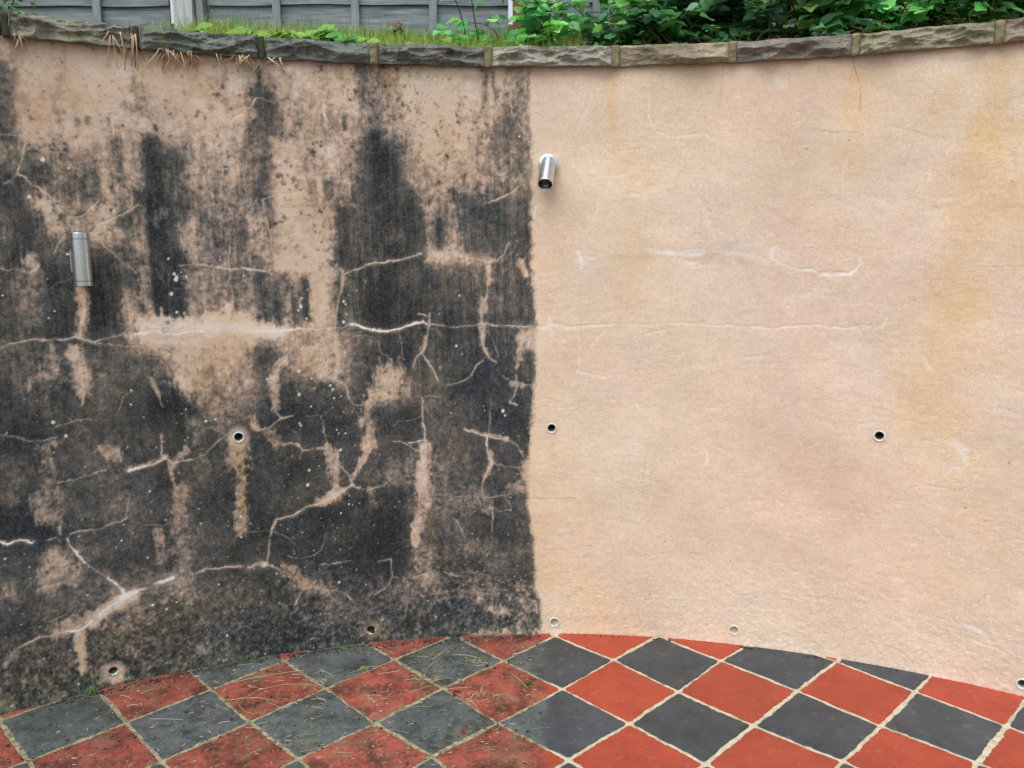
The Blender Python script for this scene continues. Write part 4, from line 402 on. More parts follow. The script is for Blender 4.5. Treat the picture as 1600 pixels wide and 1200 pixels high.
# ---- rock-faced coping stones and mortar joints
JU = [-2.30, -1.62, -1.283, -.923, -.575, -.202, .218, .592, .962, 1.352, 1.75, 2.10]
CB, CT = 2.0, 2.062
SCOL = [(112,112,100), (122,124,112), (98,105,102), (94,100,96), (90,92,88), (124,123,113), (130,121,103), (115,109,103), (124,120,102), (120,110,99), (122,118,104)]
def stone_mat(name, rgb, dark, lichen):
    t = NT(name); base = S8(*rgb)
    c = t.ramp(t.noise(9, 6, .7), [(.25, tuple(x*.6 for x in base)), (.5, tuple(x*1.25 for x in base)), (.78, tuple(min(1, x*2.0) for x in base))])
    c = t.mix(t.math('MULTIPLY', t.ramp(t.noise(28, 5, .75), [(.5, 0.), (.66, 1.)]), dark), c, S8(38, 40, 42))
    c = t.mix(t.math('MULTIPLY', t.ramp(t.noise(17, 5, .7, t.coord(loc=(5, 2, 1))), [(.52, 0.), (.68, 1.)]), lichen), c, S8(112, 116, 72))
    c = t.mix(t.math('MULTIPLY', t.ramp(t.noise(150, 2, .6), [(.68, 0.), (.74, 1.)]), .5*(dark+.2)), c, S8(190, 188, 176))
    c = t.mix(1., c, t.ramp(t.noise(110, 4, .85), [(.3, .70), (.7, 1.35)]), 'MULTIPLY')
    return t.out(c, .88, t.bump(t.noise(90, 6, .8), .9, .005), spec=.3)
def rock_height(x, z, L, seed):        # conchoidal chips: lower envelope of shallow bowls
    r = np.random.default_rng(seed); h = np.full(x.shape, 9.)
    for sc, n, ax, az, k in ((1., int(L*46), .7, 2.8, 4.), (.5, int(L*170), 1.0, 2.2, 9.), (.4, int(L*700), 1., 1.6, 14.)):
        hh = np.full(x.shape, 9.); px = r.uniform(-.02, L+.02, n); pz = r.uniform(-.01, .072, n); off = r.uniform(0, .012*sc, n); sl = r.uniform(-.35, .35, n); sz = r.uniform(-.2, .5, n)
        for a_, b_, o_, s1, s2 in zip(px, pz, off, sl, sz):
            hh = np.minimum(hh, k*((x-a_)**2*ax*.35+(z-b_)**2*az)+o_+s1*.05*(x-a_)+s2*.12*(z-b_))
        h = hh if sc == 1. else h+hh*(.75 if sc == .5 else .5)
    return h
for si in range(len(JU)-1):
    u0 = JU[si]+.013; u1 = JU[si+1]-.013; L = u1-u0; uc = (u0+u1)/2
    if si == 1: u1 += .010
    if si == 2: u0 -= .010
    nx = int(L/.0032); nz = 24
    xs = np.linspace(0, L, nx); zz = np.linspace(0, CT-CB, nz)
    Xs, Zs_ = np.meshgrid(xs, zz, indexing='ij')
    H = rock_height(Xs, Zs_, L, 100+si); H = (H-H.mean())/(H.std()+1e-6)*.0095
    e = np.minimum(np.minimum(Xs, L-Xs)/.03, np.minimum(Zs_+.004, CT-CB-Zs_+.002)/.016); e = np.clip(e, 0, 1)
    out = .020+.013*np.sqrt(e)+H*(.35+.65*e)+fbm(Xs+si, Zs_, .01, .006, 300+si, 2)*.0012
    out -= sstep(.5, 1, Zs_/(CT-CB))*.006
    topw = fbm(xs+si*3, xs*0, .05, .05, 400+si, 3)*.0035; botw = fbm(xs+si*3, xs*0+9, .04, .05, 410+si, 3)*.003
    cu = onwall(uc, CB); F = wallframe(uc, CB)
    zl = Zs_+(topw[:, None]*Zs_/(CT-CB))+(botw[:, None]*(1-Zs_/(CT-CB)))
    loc = np.stack([Xs-L/2, out, zl], -1).reshape(-1, 3)
    m = MB(); vid = np.arange(nx*nz).reshape(nx, nz)
    vs = [F @ Vector(p) for p in loc.tolist()]
    fs = [(vid[p, q], vid[p, q+1], vid[p+1, q+1], vid[p+1, q]) for p in range(nx-1) for q in range(nz-1)]
    # sides, top, bottom to the back
    bk = []
    per = [vid[p, 0] for p in range(nx)]+[vid[nx-1, q] for q in range(1, nz)]+[vid[p, nz-1] for p in range(nx-2, -1, -1)]+[vid[0, q] for q in range(nz-2, 0, -1)]
    n0 = len(vs)
    for v in per: p = loc[v]; vs.append(F @ Vector((p[0], -.225, p[2])))
    for k in range(len(per)): k2 = (k+1) % len(per); fs.append((per[k], per[k2], n0+k2, n0+k))
    fs.append(tuple(n0+k for k in range(len(per))))
    m.add(vs, [tuple(int(i_) for i_ in f_) for f_ in fs])
    left = si <= 4
    mt = stone_mat('sandstone', SCOL[si], .9 if left else (.6 if si == 5 else .38), (.7, .7, .6, .45, .35, .4, .4, .25, .6, .4, .4)[si])
    o = under(m.build('coping_stone', mt), wall)
    me_ = o.data; me_.polygons.foreach_set('use_smooth', [False]*len(me_.polygons))
t = NT('joint_mortar'); c = t.ramp(t.noise(40, 5, .7), [(.3, S8(78, 74, 54)), (.5, S8(122, 116, 88)), (.75, S8(150, 142, 112))]); mat_joint = t.out(c, .95, t.bump(t.noise(140, 5), .8, .003))
t = NT('sooty_mortar'); mat_joint2 = t.out(t.ramp(t.noise(40, 5, .7), [(.3, S8(34, 36, 30)), (.7, S8(70, 72, 56))]), .95, t.bump(t.noise(140, 5), .8, .003))
for k, ju in enumerate(JU[1:-1]):
    F = wallframe(ju, CB); m = MB(); n = 12; vs = []; fs = []; hw_ = .0135 if k > 2 else .009
    if k == 1: hw_ = .009
    for q in range(n+1):
        z_ = -.004+(CT-CB+.004)*q/n
        for xx in (-hw_, -hw_*.7, -hw_*.2, hw_*.3, hw_*.75, hw_):
            o_ = .0285 if abs(xx) < hw_*.9 else .018
            vs.append(F @ Vector((xx+rnd.uniform(-.001, .001), o_+rnd.uniform(-.0018, .0018)-(.004 if q in (0, n) else 0), z_)))
    for q in range(n):
        for p in range(5): fs.append((q*6+p, q*6+p+1, q*6+6+p+1, q*6+6+p))
    m.add(vs, fs); m.box(F, -hw_, hw_, -.22, .017, .0, CT-CB-.001)
    under(m.build('mortar_joint', mat_joint2 if k in (0, 1, 2) else mat_joint, None, True), wall)

# ================================================================== patio floor
t = NT('ground_earth'); mat_ground = t.out(t.mix(t.noise(3, 6, .7), S8(92, 84, 66), S8(74, 82, 50)), 1.)
m = MB(); m.add([(-400, -400, -.06), (400, -400, -.06), (400, 400, -.06), (-400, 400, -.06)], [(0, 1, 2, 3)])
tag(m.build('ground', mat_ground), kind='structure')
def floor_mats():
    def dirtmask(t, soft=.035):           # not hosed: everything left of the wash line
        sx = t.n('SeparateXYZ'); t.l(t.tc.outputs['Object'], sx.inputs[0])
        x = t.math('ADD', sx.outputs[0], t.math('MULTIPLY', t.math('SUBTRACT', t.noise(9, 3), .5), .10))
        x = t.math('ADD', x, t.math('MULTIPLY', sx.outputs[1], -.02))
        mr = t.n('MapRange'); mr.interpolation_type = 'SMOOTHSTEP'; t.l(x, mr.inputs[0]); mr.inputs[1].default_value = -.235+soft*.5; mr.inputs[2].default_value = -.235-soft*.5
        return mr.outputs[0]
    def patches(t, sc, lo, hi, loc=(0, 0, 0)): return t.ramp(t.noise(sc, 6, .72, t.coord(loc=loc)), [(lo, 0.), (hi, 1.)])
    M = []
    for nm, cl, cl2, so, so2, scum in (('red_quarry_tile', S8(166, 72, 50), S8(146, 62, 44), S8(158, 82, 68), S8(116, 60, 50), S8(126, 108, 86)),
                                 ('slate_quarry_tile', S8(70, 77, 82), S8(53, 59, 64), S8(88, 95, 96), S8(66, 73, 74), S8(108, 110, 98))):
        t = NT(nm); dm = dirtmask(t)
        tv, _ = t.attr()
        cc = t.mix(t.ramp(t.noise(6, 6, .7), [(.35, 0.), (.65, 1.)]), cl, cl2); cc = t.mix(t.math('MULTIPLY', patches(t, 30, .56, .70, (4, 4, 1)), .25), cc, S8(150, 140, 130)); cc = t.mix(1., cc, t.ramp(t.noise(70, 5, .85, t.coord((1, 2.5, 1))), [(.3, .78), (.7, 1.2)]), 'MULTIPLY')
        cd = t.mix(patches(t, 13, .42, .60), so, so2); cd = t.mix(t.math('MULTIPLY', patches(t, 9, .50, .60, (9, 1, 0)), .8), cd, S8(70, 48, 36) if nm[0] == 'r' else S8(52, 56, 46))
        cd = t.mix(t.math('MULTIPLY', patches(t, 7, .5, .66, (1, 4, 2)), .6), cd, scum)
        cd = t.mix(t.math('MULTIPLY', patches(t, 55, .56, .64, (3, 2, 2)), .5), cd, S8(150, 138, 112) if nm[0] == 'r' else S8(126, 132, 118))
        cd = t.mix(patches(t, 70, .59, .64, (7, 2, 2)), cd, S8(38, 28, 24))
        c = t.mix(dm, cc, cd); c = t.mix(1., c, tv, 'MULTIPLY')
        rg = t.math('ADD', t.math('MULTIPLY', dm, .3), .48)
        M.append(t.out(c, rg, t.bump(t.noise(45, 7, .7), .5, .003), spec=.35))
    t = NT('cream_grout'); dm = dirtmask(t)
    cc = t.ramp(t.noise(30, 5, .7), [(.3, S8(150, 143, 122)), (.5, S8(194, 187, 163)), (.75, S8(208, 203, 184))])
    cd = t.ramp(t.noise(45, 6, .75), [(.36, S8(80, 79, 60)), (.5, S8(146, 140, 112)), (.68, S8(190, 183, 155))])
    M.append(t.out(t.mix(dm, cc, cd), .95, t.bump(t.noise(120, 5, .7), .8, .004)))
    return M
mat_red, mat_slate, mat_grout = floor_mats()
def corner(i, j):
    if (i, j) in CORNERS: return CORNERS[(i, j)]
    r = random.Random(i*977+j*131); return (i*TU+r.uniform(-.006, .006), j*TU+r.uniform(-.006, .006))
tiles = MB(); gro = .0074
for j in range(-17, 3):
    for i in range(-17, 18):
        if (i+j) % 2 == 0: continue
        q = [Vector((*corner(*p), 0)) for p in ((i+1, j), (i, j+1), (i-1, j), (i, j-1))]; r = random.Random(i*57+j*1013)
        vis = j >= -5; ns = 30 if vis else 5; cen = sum(q, Vector())/4; outl = []
        for k in range(4):
            a_, b_ = q[k], q[(k+1) % 4]; d_ = (b_-a_).normalized(); nrm = Vector((-d_.y, d_.x, 0)); nrm = nrm if nrm.dot(cen-a_) > 0 else -nrm
            ph = [r.uniform(0, 6) for _ in range(6)]; bow = r.uniform(-.002, .0035)
            lo, hi = gro*.95/(b_-a_).length, 1-gro*.95/(b_-a_).length
            chip = r.uniform(.15, .85) if r.random() < .35 else 9; cw = r.uniform(.02, .05); cd_ = r.uniform(.002, .006)
            for s_ in range(ns):
                f_ = lo+(hi-lo)*(s_+.5)/ns
                wv = .0011*math.sin(f_*13+ph[0])+.0009*math.sin(f_*29+ph[1])+.0008*math.sin(f_*61+ph[2])+.0006*math.sin(f_*140+ph[3])+r.uniform(-.0005, .0005)
                rc = .0035*max(0, 1-min(f_-lo, hi-f_)/.03)**2
                outl.append(a_.lerp(b_, f_)+nrm*(gro*.82+wv+bow*math.sin(math.pi*f_)*1.3+rc+cd_*math.exp(-((f_-chip)/cw)**2)))
        n = len(outl); tilt = (r.uniform(-.004, .004), r.uniform(-.004, .004)); zb = r.uniform(-.0006, .0006)
        rings = [(0, -.008), (0, .0005), (.0012, .0018), (.004, .0024), (.03, .0026)]
        vs = []
        for inn, z_ in rings:
            for p in outl:
                pp_ = p+(cen-p).normalized()*inn; vs.append((pp_.x, pp_.y, z_+zb+(tilt[0]*(pp_.x-cen.x)+tilt[1]*(pp_.y-cen.y))))
        vs.append((cen.x, cen.y, .0026+zb)); fs = []
        for a_ in range(len(rings)-1):
            for k in range(n): fs.append((a_*n+k, a_*n+(k+1) % n, (a_+1)*n+(k+1) % n, (a_+1)*n+k))
        o_ = (len(rings)-1)*n
        for k in range(n): fs.append((o_+k, o_+(k+1) % n, len(vs)-1))
        v_ = r.uniform(.90, 1.08); tiles.add(vs, fs, (v_, v_*r.uniform(.97, 1.02), v_*r.uniform(.96, 1.04)), 1 if j % 2 == 0 else 0)
tag(tiles.build('patio_floor', [mat_red, mat_slate], None, True), 'red and slate diamond chequered quarry tiles, hosed clean at the right', kind='structure')
# grout bed: a fine uneven sheet
gx = np.arange(-3.4, 3.3, .018); gy = np.arange(-3.3, .62, .018); Gx, Gy = np.meshgrid(gx, gy, indexing='ij')
Gz = -.0012+fbm(Gx, Gy, .05, .05, 500, 4, .7)*.0016
me = bpy.data.meshes.new('grout'); vi = np.arange(Gx.size).reshape(Gx.shape)
me.from_pydata(np.stack([Gx, Gy, Gz], -1).reshape(-1, 3).tolist(), [], np.stack([vi[:-1, :-1], vi[1:, :-1], vi[1:, 1:], vi[:-1, 1:]], -1).reshape(-1, 4).tolist())
tag(link('grout', me, mat_grout, None, True), kind='structure')

# ---- debris on the floor
t = NT('dry_straw'); c, _ = t.attr(); mat_straw = t.out(c, .8)
def bentline(p, ang, L, bend, n=6, z=.004, lift=.0):
    pts = []; x, y = p; a_ = ang
    for k in range(n+1):
        pts.append((x, y, z+lift*math.sin(math.pi*k/n))); x += math.cos(a_)*L/n; y += math.sin(a_)*L/n; a_ += bend/n
    return pts
def wall_y(x): return WC[1]+math.sqrt(max(.01, (WR-.02)**2-(x-WC[0])**2))
m = MB()
SH = [(170,162,124), (190,184,152), (146,140,104), (128,130,88), (200,196,174)]
for k in range(90):
    cx_, cy_ = rnd.choice([(-.62,-.02),(-.95,-.12),(-.55,-.22),(-1.2,-.1),(-.85,-.3),(-1.15,-.32),(-.75,-.08),(-.45,.02),(-1.5,-.3),(-.6,-.35),(-1.0,-.5),(-.4,-.5)])
    x = rnd.gauss(cx_, .13); y = rnd.gauss(cy_, .07)
    if x > -.26 or y > wall_y(x)-.02: continue
    L = abs(rnd.gauss(0, .045))+.015; a_ = rnd.gauss(.25, .7)
    m.tube(bentline((x, y), a_, L, rnd.gauss(0, .35), 4, .0045, rnd.uniform(0, .003)), rnd.uniform(.0004, .0008), 4, S8(*rnd.choice(SH)))
for (x, y, a_, L, b_) in [(-1.27,-.16,.35,.22,.05),(-1.25,-.27,.15,.11,.0),(-.56,.03,-.12,.10,-.25),(-.35,.16-.26,-1.1,.10,.1)]:
    m.tube(bentline((x, y), a_, L, b_, 8, .006, .004), .0008, 5, S8(180, 177, 138))
m.tube([(-1.02,-.17,.007),(-1.1,-.175,.008),(-1.17,-.21,.007),(-1.2,-.26,.006),(-1.2,-.30,.006),(-1.17,-.335,.006),(-1.14,-.345,.006),(-1.15,-.37,.006)], .0011, 5, S8(150, 148, 96))
for k in range(420):
    x = rnd.uniform(-1.7, -.28); y = rnd.uniform(-.62, wall_y(x)-.02); a_ = rnd.gauss(.2, .9)
    m.tube(bentline((x, y), a_, rnd.uniform(.004, .016), 0, 1, .0042), rnd.uniform(.0004, .0009), 4, S8(*rnd.choice([(186,182,160), (150,146,120), (110,104,84), (206,202,186)])))
for (cx_, cy_) in ((-.50, -.03), (-.62, -.14), (-.98, -.18), (-.78, -.26), (-.45, -.24)):
    for k in range(22): x = rnd.gauss(cx_, .028); y = rnd.gauss(cy_, .014); m.tube(bentline((x, y), rnd.uniform(0, 3.14), rnd.uniform(.015, .05), rnd.gauss(0, .5), 3, .005, rnd.uniform(0, .006)), .0006, 4, S8(*rnd.choice(SH)))
tag(m.build('straw_litter', mat_straw), 'dry straw and grass stalks scattered over the unwashed tiles at left', 'straw', kind='stuff')
m = MB()
def lump(m, p, s_, col=None, mi=0):
    bm = bmesh.new(); bmesh.ops.create_icosphere(bm, subdivisions=1, radius=1)
    vs = [(p[0]+v.co.x*s_*rnd.uniform(.7, 1.2), p[1]+v.co.y*s_*rnd.uniform(.7, 1.2), p[2]+v.co.z*s_*rnd.uniform(.4, .8)) for v in bm.verts]
    m.add(vs, [[v.index for v in f.verts] for f in bm.faces], col, mi); bm.free()
for k in range(1700):
    x = rnd.uniform(-1.8, -.25)
    near = rnd.random() < .55
    y = wall_y(x)-abs(rnd.gauss(0, .02)) if near else rnd.uniform(-.6, wall_y(x))
    if not near and fbm(np.array([x]), np.array([y]), .12, .12, 600)[0] < .0: continue
    lump(m, (x, y, .003), rnd.uniform(.0012, .0035) if rnd.random() < .93 else rnd.uniform(.004, .007))
for x0, n in ((.48, 22), (.72, 14), (.20, 10), (-.02, 10), (.9, 8), (.04, 8)):
    for k in range(n): x = rnd.gauss(x0, .03); lump(m, (x, wall_y(x)-abs(rnd.gauss(0, .006))+.006, .003), rnd.uniform(.0015, .0045))
for k in range(12): lump(m, (rnd.gauss(-.27, .02), rnd.gauss(.03, .02), .003), rnd.uniform(.0012, .003))
tag(m.build('soil_crumbs', mat_soil), 'black soil crumbs along the foot of the wall and over the left tiles', 'soil', kind='stuff')

# ---- leaf shapes
def leaf(m, p, d, up, L, Wd, col, fold=.25, curl=.3, teeth=0):
    """ovate leaf from p along d; up = side it faces"""
    d = Vector(d).normalized(); s_ = d.cross(Vector(up)); s_ = s_.normalized() if s_.length > 1e-3 else Vector((1, 0, 0)); n_ = s_.cross(d)
    T = [(0, .03), (.10, .62), (.28, 1.0), (.52, 1.0), (.74, .72), (.91, .30), (1, 0)]
    vs = []; fs = []; p = Vector(p)
    for k, (t_, w_) in enumerate(T):
        c0 = p+d*(L*t_)-n_*(curl*L*t_*t_*.5); ww = Wd*.5*w_
        tj = (1+teeth*(.5 if k % 2 else -.3)) if 0 < k < 6 else 1
        vs += [c0-s_*ww*tj+n_*ww*fold, c0, c0+s_*ww*tj+n_*ww*fold]
    for k in range(6): b_ = 3*k; fs += [(b_, b_+1, b_+4, b_+3), (b_+1, b_+2, b_+5, b_+4)]
    m.add(vs, fs, col)
def leaf_mat(name, spec=.5, rough=.45, sss=.0):
    t = NT(name); c, _ = t.attr(); c = t.mix(1., c, t.ramp(t.noise(60, 4, .7), [(.3, .75), (.7, 1.2)]), 'MULTIPLY')
    mt = t.out(c, rough, spec=spec); nt = t.t
    tr = t.n('BsdfTranslucent'); t.l(c, tr.inputs[0]); mx = t.n('MixShader'); mx.inputs[0].default_value = .4
    ou = [n for n in nt.nodes if n.type == 'OUTPUT_MATERIAL'][0]; t.l(t.b.outputs[0], mx.inputs[1]); t.l(tr.outputs[0], mx.inputs[2]); t.l(mx.outputs[0], ou.inputs[0])
    return mt
mat_leaf = leaf_mat('bramble_leaf'); mat_weed = leaf_mat('weed_leaf', .4, .5); mat_grass = leaf_mat('grass_blade', .3, .55)
t = NT('woody_stem'); c, _ = t.attr(); mat_stem = t.out(c, .75)
# fallen leaves on the tiles
FL = [(-0.944, 0.093, (96,150,70), .022, 'small green leaf lying at the foot of the wall by the soil filled pipe'), (-0.886, 0.113, (150,172,86), .016, 'tiny yellow green leaf on slate tile near the wall foot'),
      (-0.849, -0.053, (140,170,60), .024, 'yellow green leaf lying on slate tile, middle of the left tiles'), (-0.496, -0.429, (150,66,34), .022, 'small curled rust brown leaf on a slate tile'),
      (-0.523, -0.207, (110,58,40), .030, 'flat dark brown leaf on the edge of a red tile'), (-0.298, -0.158, (84,112,52), .030, 'green moss tuft on a red tile left of the wash line')]
for (x, y, rgb, L, lab) in FL:
    m = MB()
    if 'moss' in lab:
        for k in range(60): lump(m, (rnd.gauss(0, .009), rnd.gauss(0, .006), rnd.uniform(.001, .005)), rnd.uniform(.0015, .0035), [S8(rgb[0]+rnd.randint(-20, 20), rgb[1]+rnd.randint(-20, 20), rgb[2])]*12)
        o = m.build('moss_tuft', mat_weed, None, True); cat = 'moss'
    else:
        leaf(m, (0, 0, .002), (math.cos(x*40), math.sin(x*40), .15), (0, 0, 1), L, L*.6, S8(*rgb), .35, .5); leaf(m, (0, 0, .002), (math.cos(x*40+2), math.sin(x*40+2), .1), (0, 0, 1), L*.5, L*.3, S8(*rgb), .3, .3)
        o = m.build('fallen_leaf', mat_weed, None, True); cat = 'leaf'
    o.location = (x, y, .003); tag(o, lab, cat)
# seedlings at the wall foot
for (u_, lab) in ((-1.565, 'tiny bright green seedling at the wall foot by the photo left edge'), (-1.075, 'tiny green seedlings at the wall foot above a red tile')):
    p = onwall(u_, 0, .012); m = MB()
    for k in range(14):
        a_ = rnd.uniform(0, 6.3); b_ = (rnd.gauss(0, .008), rnd.gauss(0, .004), .004)
        leaf(m, b_, (math.cos(a_), math.sin(a_), rnd.uniform(.3, 1.2)), (0, 0, 1), rnd.uniform(.008, .014), .007, S8(70, rnd.randint(130, 170), 60))
    o = m.build('seedling', mat_weed, None, True); o.location = (p.x, p.y, 0); tag(o, lab, 'seedling')

# ================================================================== bank, fence, plants above the wall
t = NT('bank_soil'); mat_bank = t.out(t.mix(t.noise(12, 6, .7), S8(70, 62, 42), S8(86, 100, 46)), 1., t.bump(t.noise(40, 5), 1., .01))
def bank_z(d, u=0.):                   # d = metres behind the wall face
    k = min(max((u+1.38)/.35, 0), 1); return CT-.02+min(max(d-.19, 0), 1.5)*(.15+.19*k)
m = MB(); ua = np.linspace(-2.6, 2.6, 60); dd = [.17, .19, .3, .45, .6, .8, 1.14, 1.7, 6., 40.]; vs = []; fs = []
for u_ in ua:
    vs.append(onwall(u_, -.05, -.216))
    for d_ in dd: p = onwall(u_, bank_z(d_, u_), -max(d_, .218)); p.z += rnd.uniform(-.01, .01) if d_ > .3 else 0; vs.append(p)
nn = len(dd)+1
for a_ in range(len(ua)-1):
    for b_ in range(nn-1): fs.append((a_*nn+b_, (a_+1)*nn+b_, (a_+1)*nn+b_+1, a_*nn+b_+1))
m.add(vs, fs); tag(m.build('bank_soil', mat_bank, None, True), kind='structure')

# fence: feather-edged boards, battens and posts, parallel to the picture
FY = WC[1]+WR+.78; FZ = 2.255
t = NT('weathered_board'); g_ = t.noise(6, 6, .7, t.coord((1, 1, 14)), 0.4)
c = t.ramp(g_, [(.25, S8(66, 74, 82)), (.45, S8(104, 114, 123)), (.6, S8(130, 139, 145)), (.78, S8(168, 174, 176))])
c = t.mix(t.ramp(t.noise(2.2, 4, .6), [(.45, 0.), (.7, .5)]), c, S8(82, 92, 84)); mat_board = t.out(c, .85, t.bump(g_, .5, .003))
t = NT('weathered_batten'); g_ = t.noise(10, 6, .7, t.coord((8, 8, 1)))
mat_bat = t.out(t.ramp(g_, [(.2, S8(88, 96, 102)), (.5, S8(124, 132, 137)), (.8, S8(156, 162, 164))]), .85, t.bump(g_, .5, .003))
t = NT('pale_post'); g_ = t.noise(10, 6, .7, t.coord((8, 8, 1)))
mat_post = t.out(t.ramp(g_, [(.2, S8(128, 134, 138)), (.5, S8(166, 172, 174)), (.8, S8(196, 200, 200))]), .85, t.bump(g_, .5, .003))
t = NT('brown_board'); mat_brown = t.out(t.ramp(t.noise(10, 6, .7, t.coord((8, 8, 1))), [(.2, S8(84, 52, 40)), (.7, S8(128, 84, 66))]), .85)
def xfence(px): return CAM[0]+(px-800)/1310*(FY-CAM[1])*1.015+.03
PANELS = [(-3.2, xfence(291)-.03), (xfence(333)+.012, xfence(776)-.01), (xfence(800), 3.4)]
plab = ['weathered grey board fence panel behind the left coping, left of the pale post', 'weathered grey board fence panel over the grass strip, right of the pale post', 'weathered grey fence panel mostly hidden behind the brambles']
I4 = Matrix.Identity(4)
for pi_, (x0, x1) in enumerate(PANELS):
    e = empty('board_fence', ((x0+x1)/2, FY, FZ)); tag(e, plab[pi_], 'fence', 'board fence panels behind the wall')
    z_ = FZ-.143
    for b_ in range(10):
        m = MB(); h_ = .155; M = Matrix.Translation(((x0+x1)/2, FY, z_)) @ Matrix.Rotation(R_(rnd.uniform(-.15, .15)), 4, 'Y')
        n = 40; vs = []; fs = []; hx = (x1-x0)/2
        for k in range(n+1):
            xx = -hx+2*hx*k/n; wv = .003*math.sin(xx*5+b_)+.002*math.sin(xx*13+b_*2)
            for yy, zz_ in ((-.012, wv), (-.003, h_+.01), (.002, h_+.01), (.0, wv)): vs.append(M @ Vector((xx, yy-(.006 if yy == -.012 else 0), zz_)))
        for k in range(n):
            for q in range(4): fs.append((k*4+q, k*4+(q+1) % 4, k*4+4+(q+1) % 4, k*4+4+q))
        fs += [(0, 1, 2, 3), (n*4+3, n*4+2, n*4+1, n*4)]
        m.add(vs, fs); under(m.build('fence_board', mat_board), e); z_ += h_-.012
    bats = [xfence(p) for p in (-260, -120, 20, 178, 438, 552, 664)]+[xfence(p) for p in (900, 1040, 1180, 1320, 1460, 1600, 1740)]
    for bx in bats:
        if x0 < bx < x1:
            m = MB(); m.box(Matrix.Translation((bx, FY, FZ-.15)) @ Matrix.Rotation(R_(rnd.uniform(-.4, .4)), 4, 'Y'), -.016, .016, -.036, -.0185, 0, 1.5); under(m.build('batten', mat_bat), e)
post = empty('fence_post', (xfence(308), FY, 1.95)); tag(post, 'pale weathered timber fence post between the two grey panels', 'fence post')
m = MB(); M = Matrix.Translation((0, FY-.02, 1.95)); m.box(M, xfence(294), xfence(321), -.05, .05, 0, 1.8); under(m.build('post', mat_post), post)
m = MB(); m.box(M, xfence(324), xfence(334), -.03, .04, .02, 1.72); under(m.build('edge_batten', mat_bat), post)
post = empty('fence_post', (xfence(788), FY, 1.95)); tag(post, 'brown stained timber post where the brambles begin', 'fence post')
m = MB(); M = Matrix.Translation((0, FY-.02, 1.95)); m.box(M, xfence(779), xfence(797), -.04, .04, 0, 1.8); under(m.build('post', mat_brown), post)

# grass strip (uncountable)
m = MB()
def blade(m, p, L, lean, a_, col, w=.0022):
    vs = []; d = Vector((math.cos(a_), math.sin(a_), 0)); s_ = Vector((-d.y, d.x, 0)); p = Vector(p)
    for k in range(4):
        t_ = k/3; c0 = p+Vector((0, 0, 1))*L*t_*(1-.35*lean*t_)+d*(lean*L*t_*t_*.9); ww = w*(1-t_*.85); vs += [c0-s_*ww, c0+s_*ww]
    m.add(vs, [(0, 1, 3, 2), (2, 3, 5, 4), (4, 5, 7, 6)], col)
GC = [(164,196,88), (142,182,74), (184,206,112), (122,166,68), (204,206,136), (108,146,64)]
for k in range(13000):
    u_ = rnd.uniform(-1.25, .12) if rnd.random() < .9 else rnd.uniform(-2.4, 1.8)
    d_ = .235+.525*rnd.random()**1.3
    if u_ < -.75 and rnd.random() < .55*min(1, (-.75-u_)/.4): continue
    p = onwall(u_, bank_z(d_, u_)-.01, -d_)
    L = rnd.uniform(.04, .105)*(1.35 if rnd.random() < .12 else 1)
    blade(m, p, L, rnd.uniform(.1, 1.1), rnd.uniform(0, 6.28), S8(*rnd.choice(GC)))
tag(m.build('grass', mat_grass), 'bright green grass growing on the bank behind the coping', 'grass', kind='stuff')

def weed(u_, d_, n, hgt, L, rgbs, lab, cat='weed', spread=.1, stemcol=(96, 70, 50)):
    e = onwall(u_, bank_z(d_, u_)-.01, -d_); E = empty('weed_plant', e); tag(E, lab, cat)
    ms = MB(); ml = MB()
    for k in range(n):
        a_ = rnd.uniform(0, 6.28); top = Vector((math.cos(a_)*rnd.uniform(.02, spread), math.sin(a_)*rnd.uniform(.01, spread*.5), rnd.uniform(.4, 1)*hgt))
        pts = [Vector((0, 0, 0)), top*.5+Vector((0, 0, hgt*.15)), top]; ms.tube([tuple(p) for p in pts], [.0018, .0014, .0008], 5, S8(*stemcol))
        for q in range(rnd.randint(3, 5)):
            b_ = rnd.uniform(0, 6.28); pp_ = pts[1].lerp(top, rnd.uniform(.2, 1))
            leaf(ml, pp_, (math.cos(b_), math.sin(b_)-.4, rnd.uniform(-.1, .5)), (0, -.8, .8), L*rnd.uniform(.8, 1.3), L*.75, S8(*rnd.choice(rgbs)), .25, rnd.uniform(.1, .5), .25)
    o = ms.build('stem', mat_stem, E, True); o = ml.build('leaves', mat_weed, E, True)
YG = [(150,186,76), (126,170,66), (170,196,104), (108,160,84)]
weed(-.985, .27, 7, .075, .06, YG, 'low yellow green weed on the coping edge, left of the broad leaved weeds')
weed(-.86, .28, 7, .075, .065, YG, 'broad leaved bright green weed behind the coping, near the sooty joint')
weed(-.69, .27, 9, .11, .07, [(112,178,88), (140,190,90), (96,160,90)], 'tall fresh green weed standing in the grass strip')
weed(-.60, .26, 8, .07, .065, YG, 'low green weed beside the mortar joint with tiny brown bits')
weed(-1.47, .27, 5, .08, .06, [(140,180,90), (110,160,80)], 'small pale leaved sprig on the coping at far left')
weed(-1.10, .28, 7, .07, .055, [(150,196,92), (130,180,84)], 'light green weed beside the pale fence post, on the coping edge')
weed(-.78, .27, 7, .085, .06, [(150,200,90), (170,206,110)], 'bright upright weed between the two broad leaved weeds')
weed(-.52, .27, 6, .06, .05, [(130,176,96), (160,190,110)], 'small grey green weed just right of the first mortar joint with clean grass beyond')
weed(-.48, .6, 4, .10, .03, [(120,104,74), (140,124,90)], 'dry brown seed head standing before the fence', 'weed', .04)

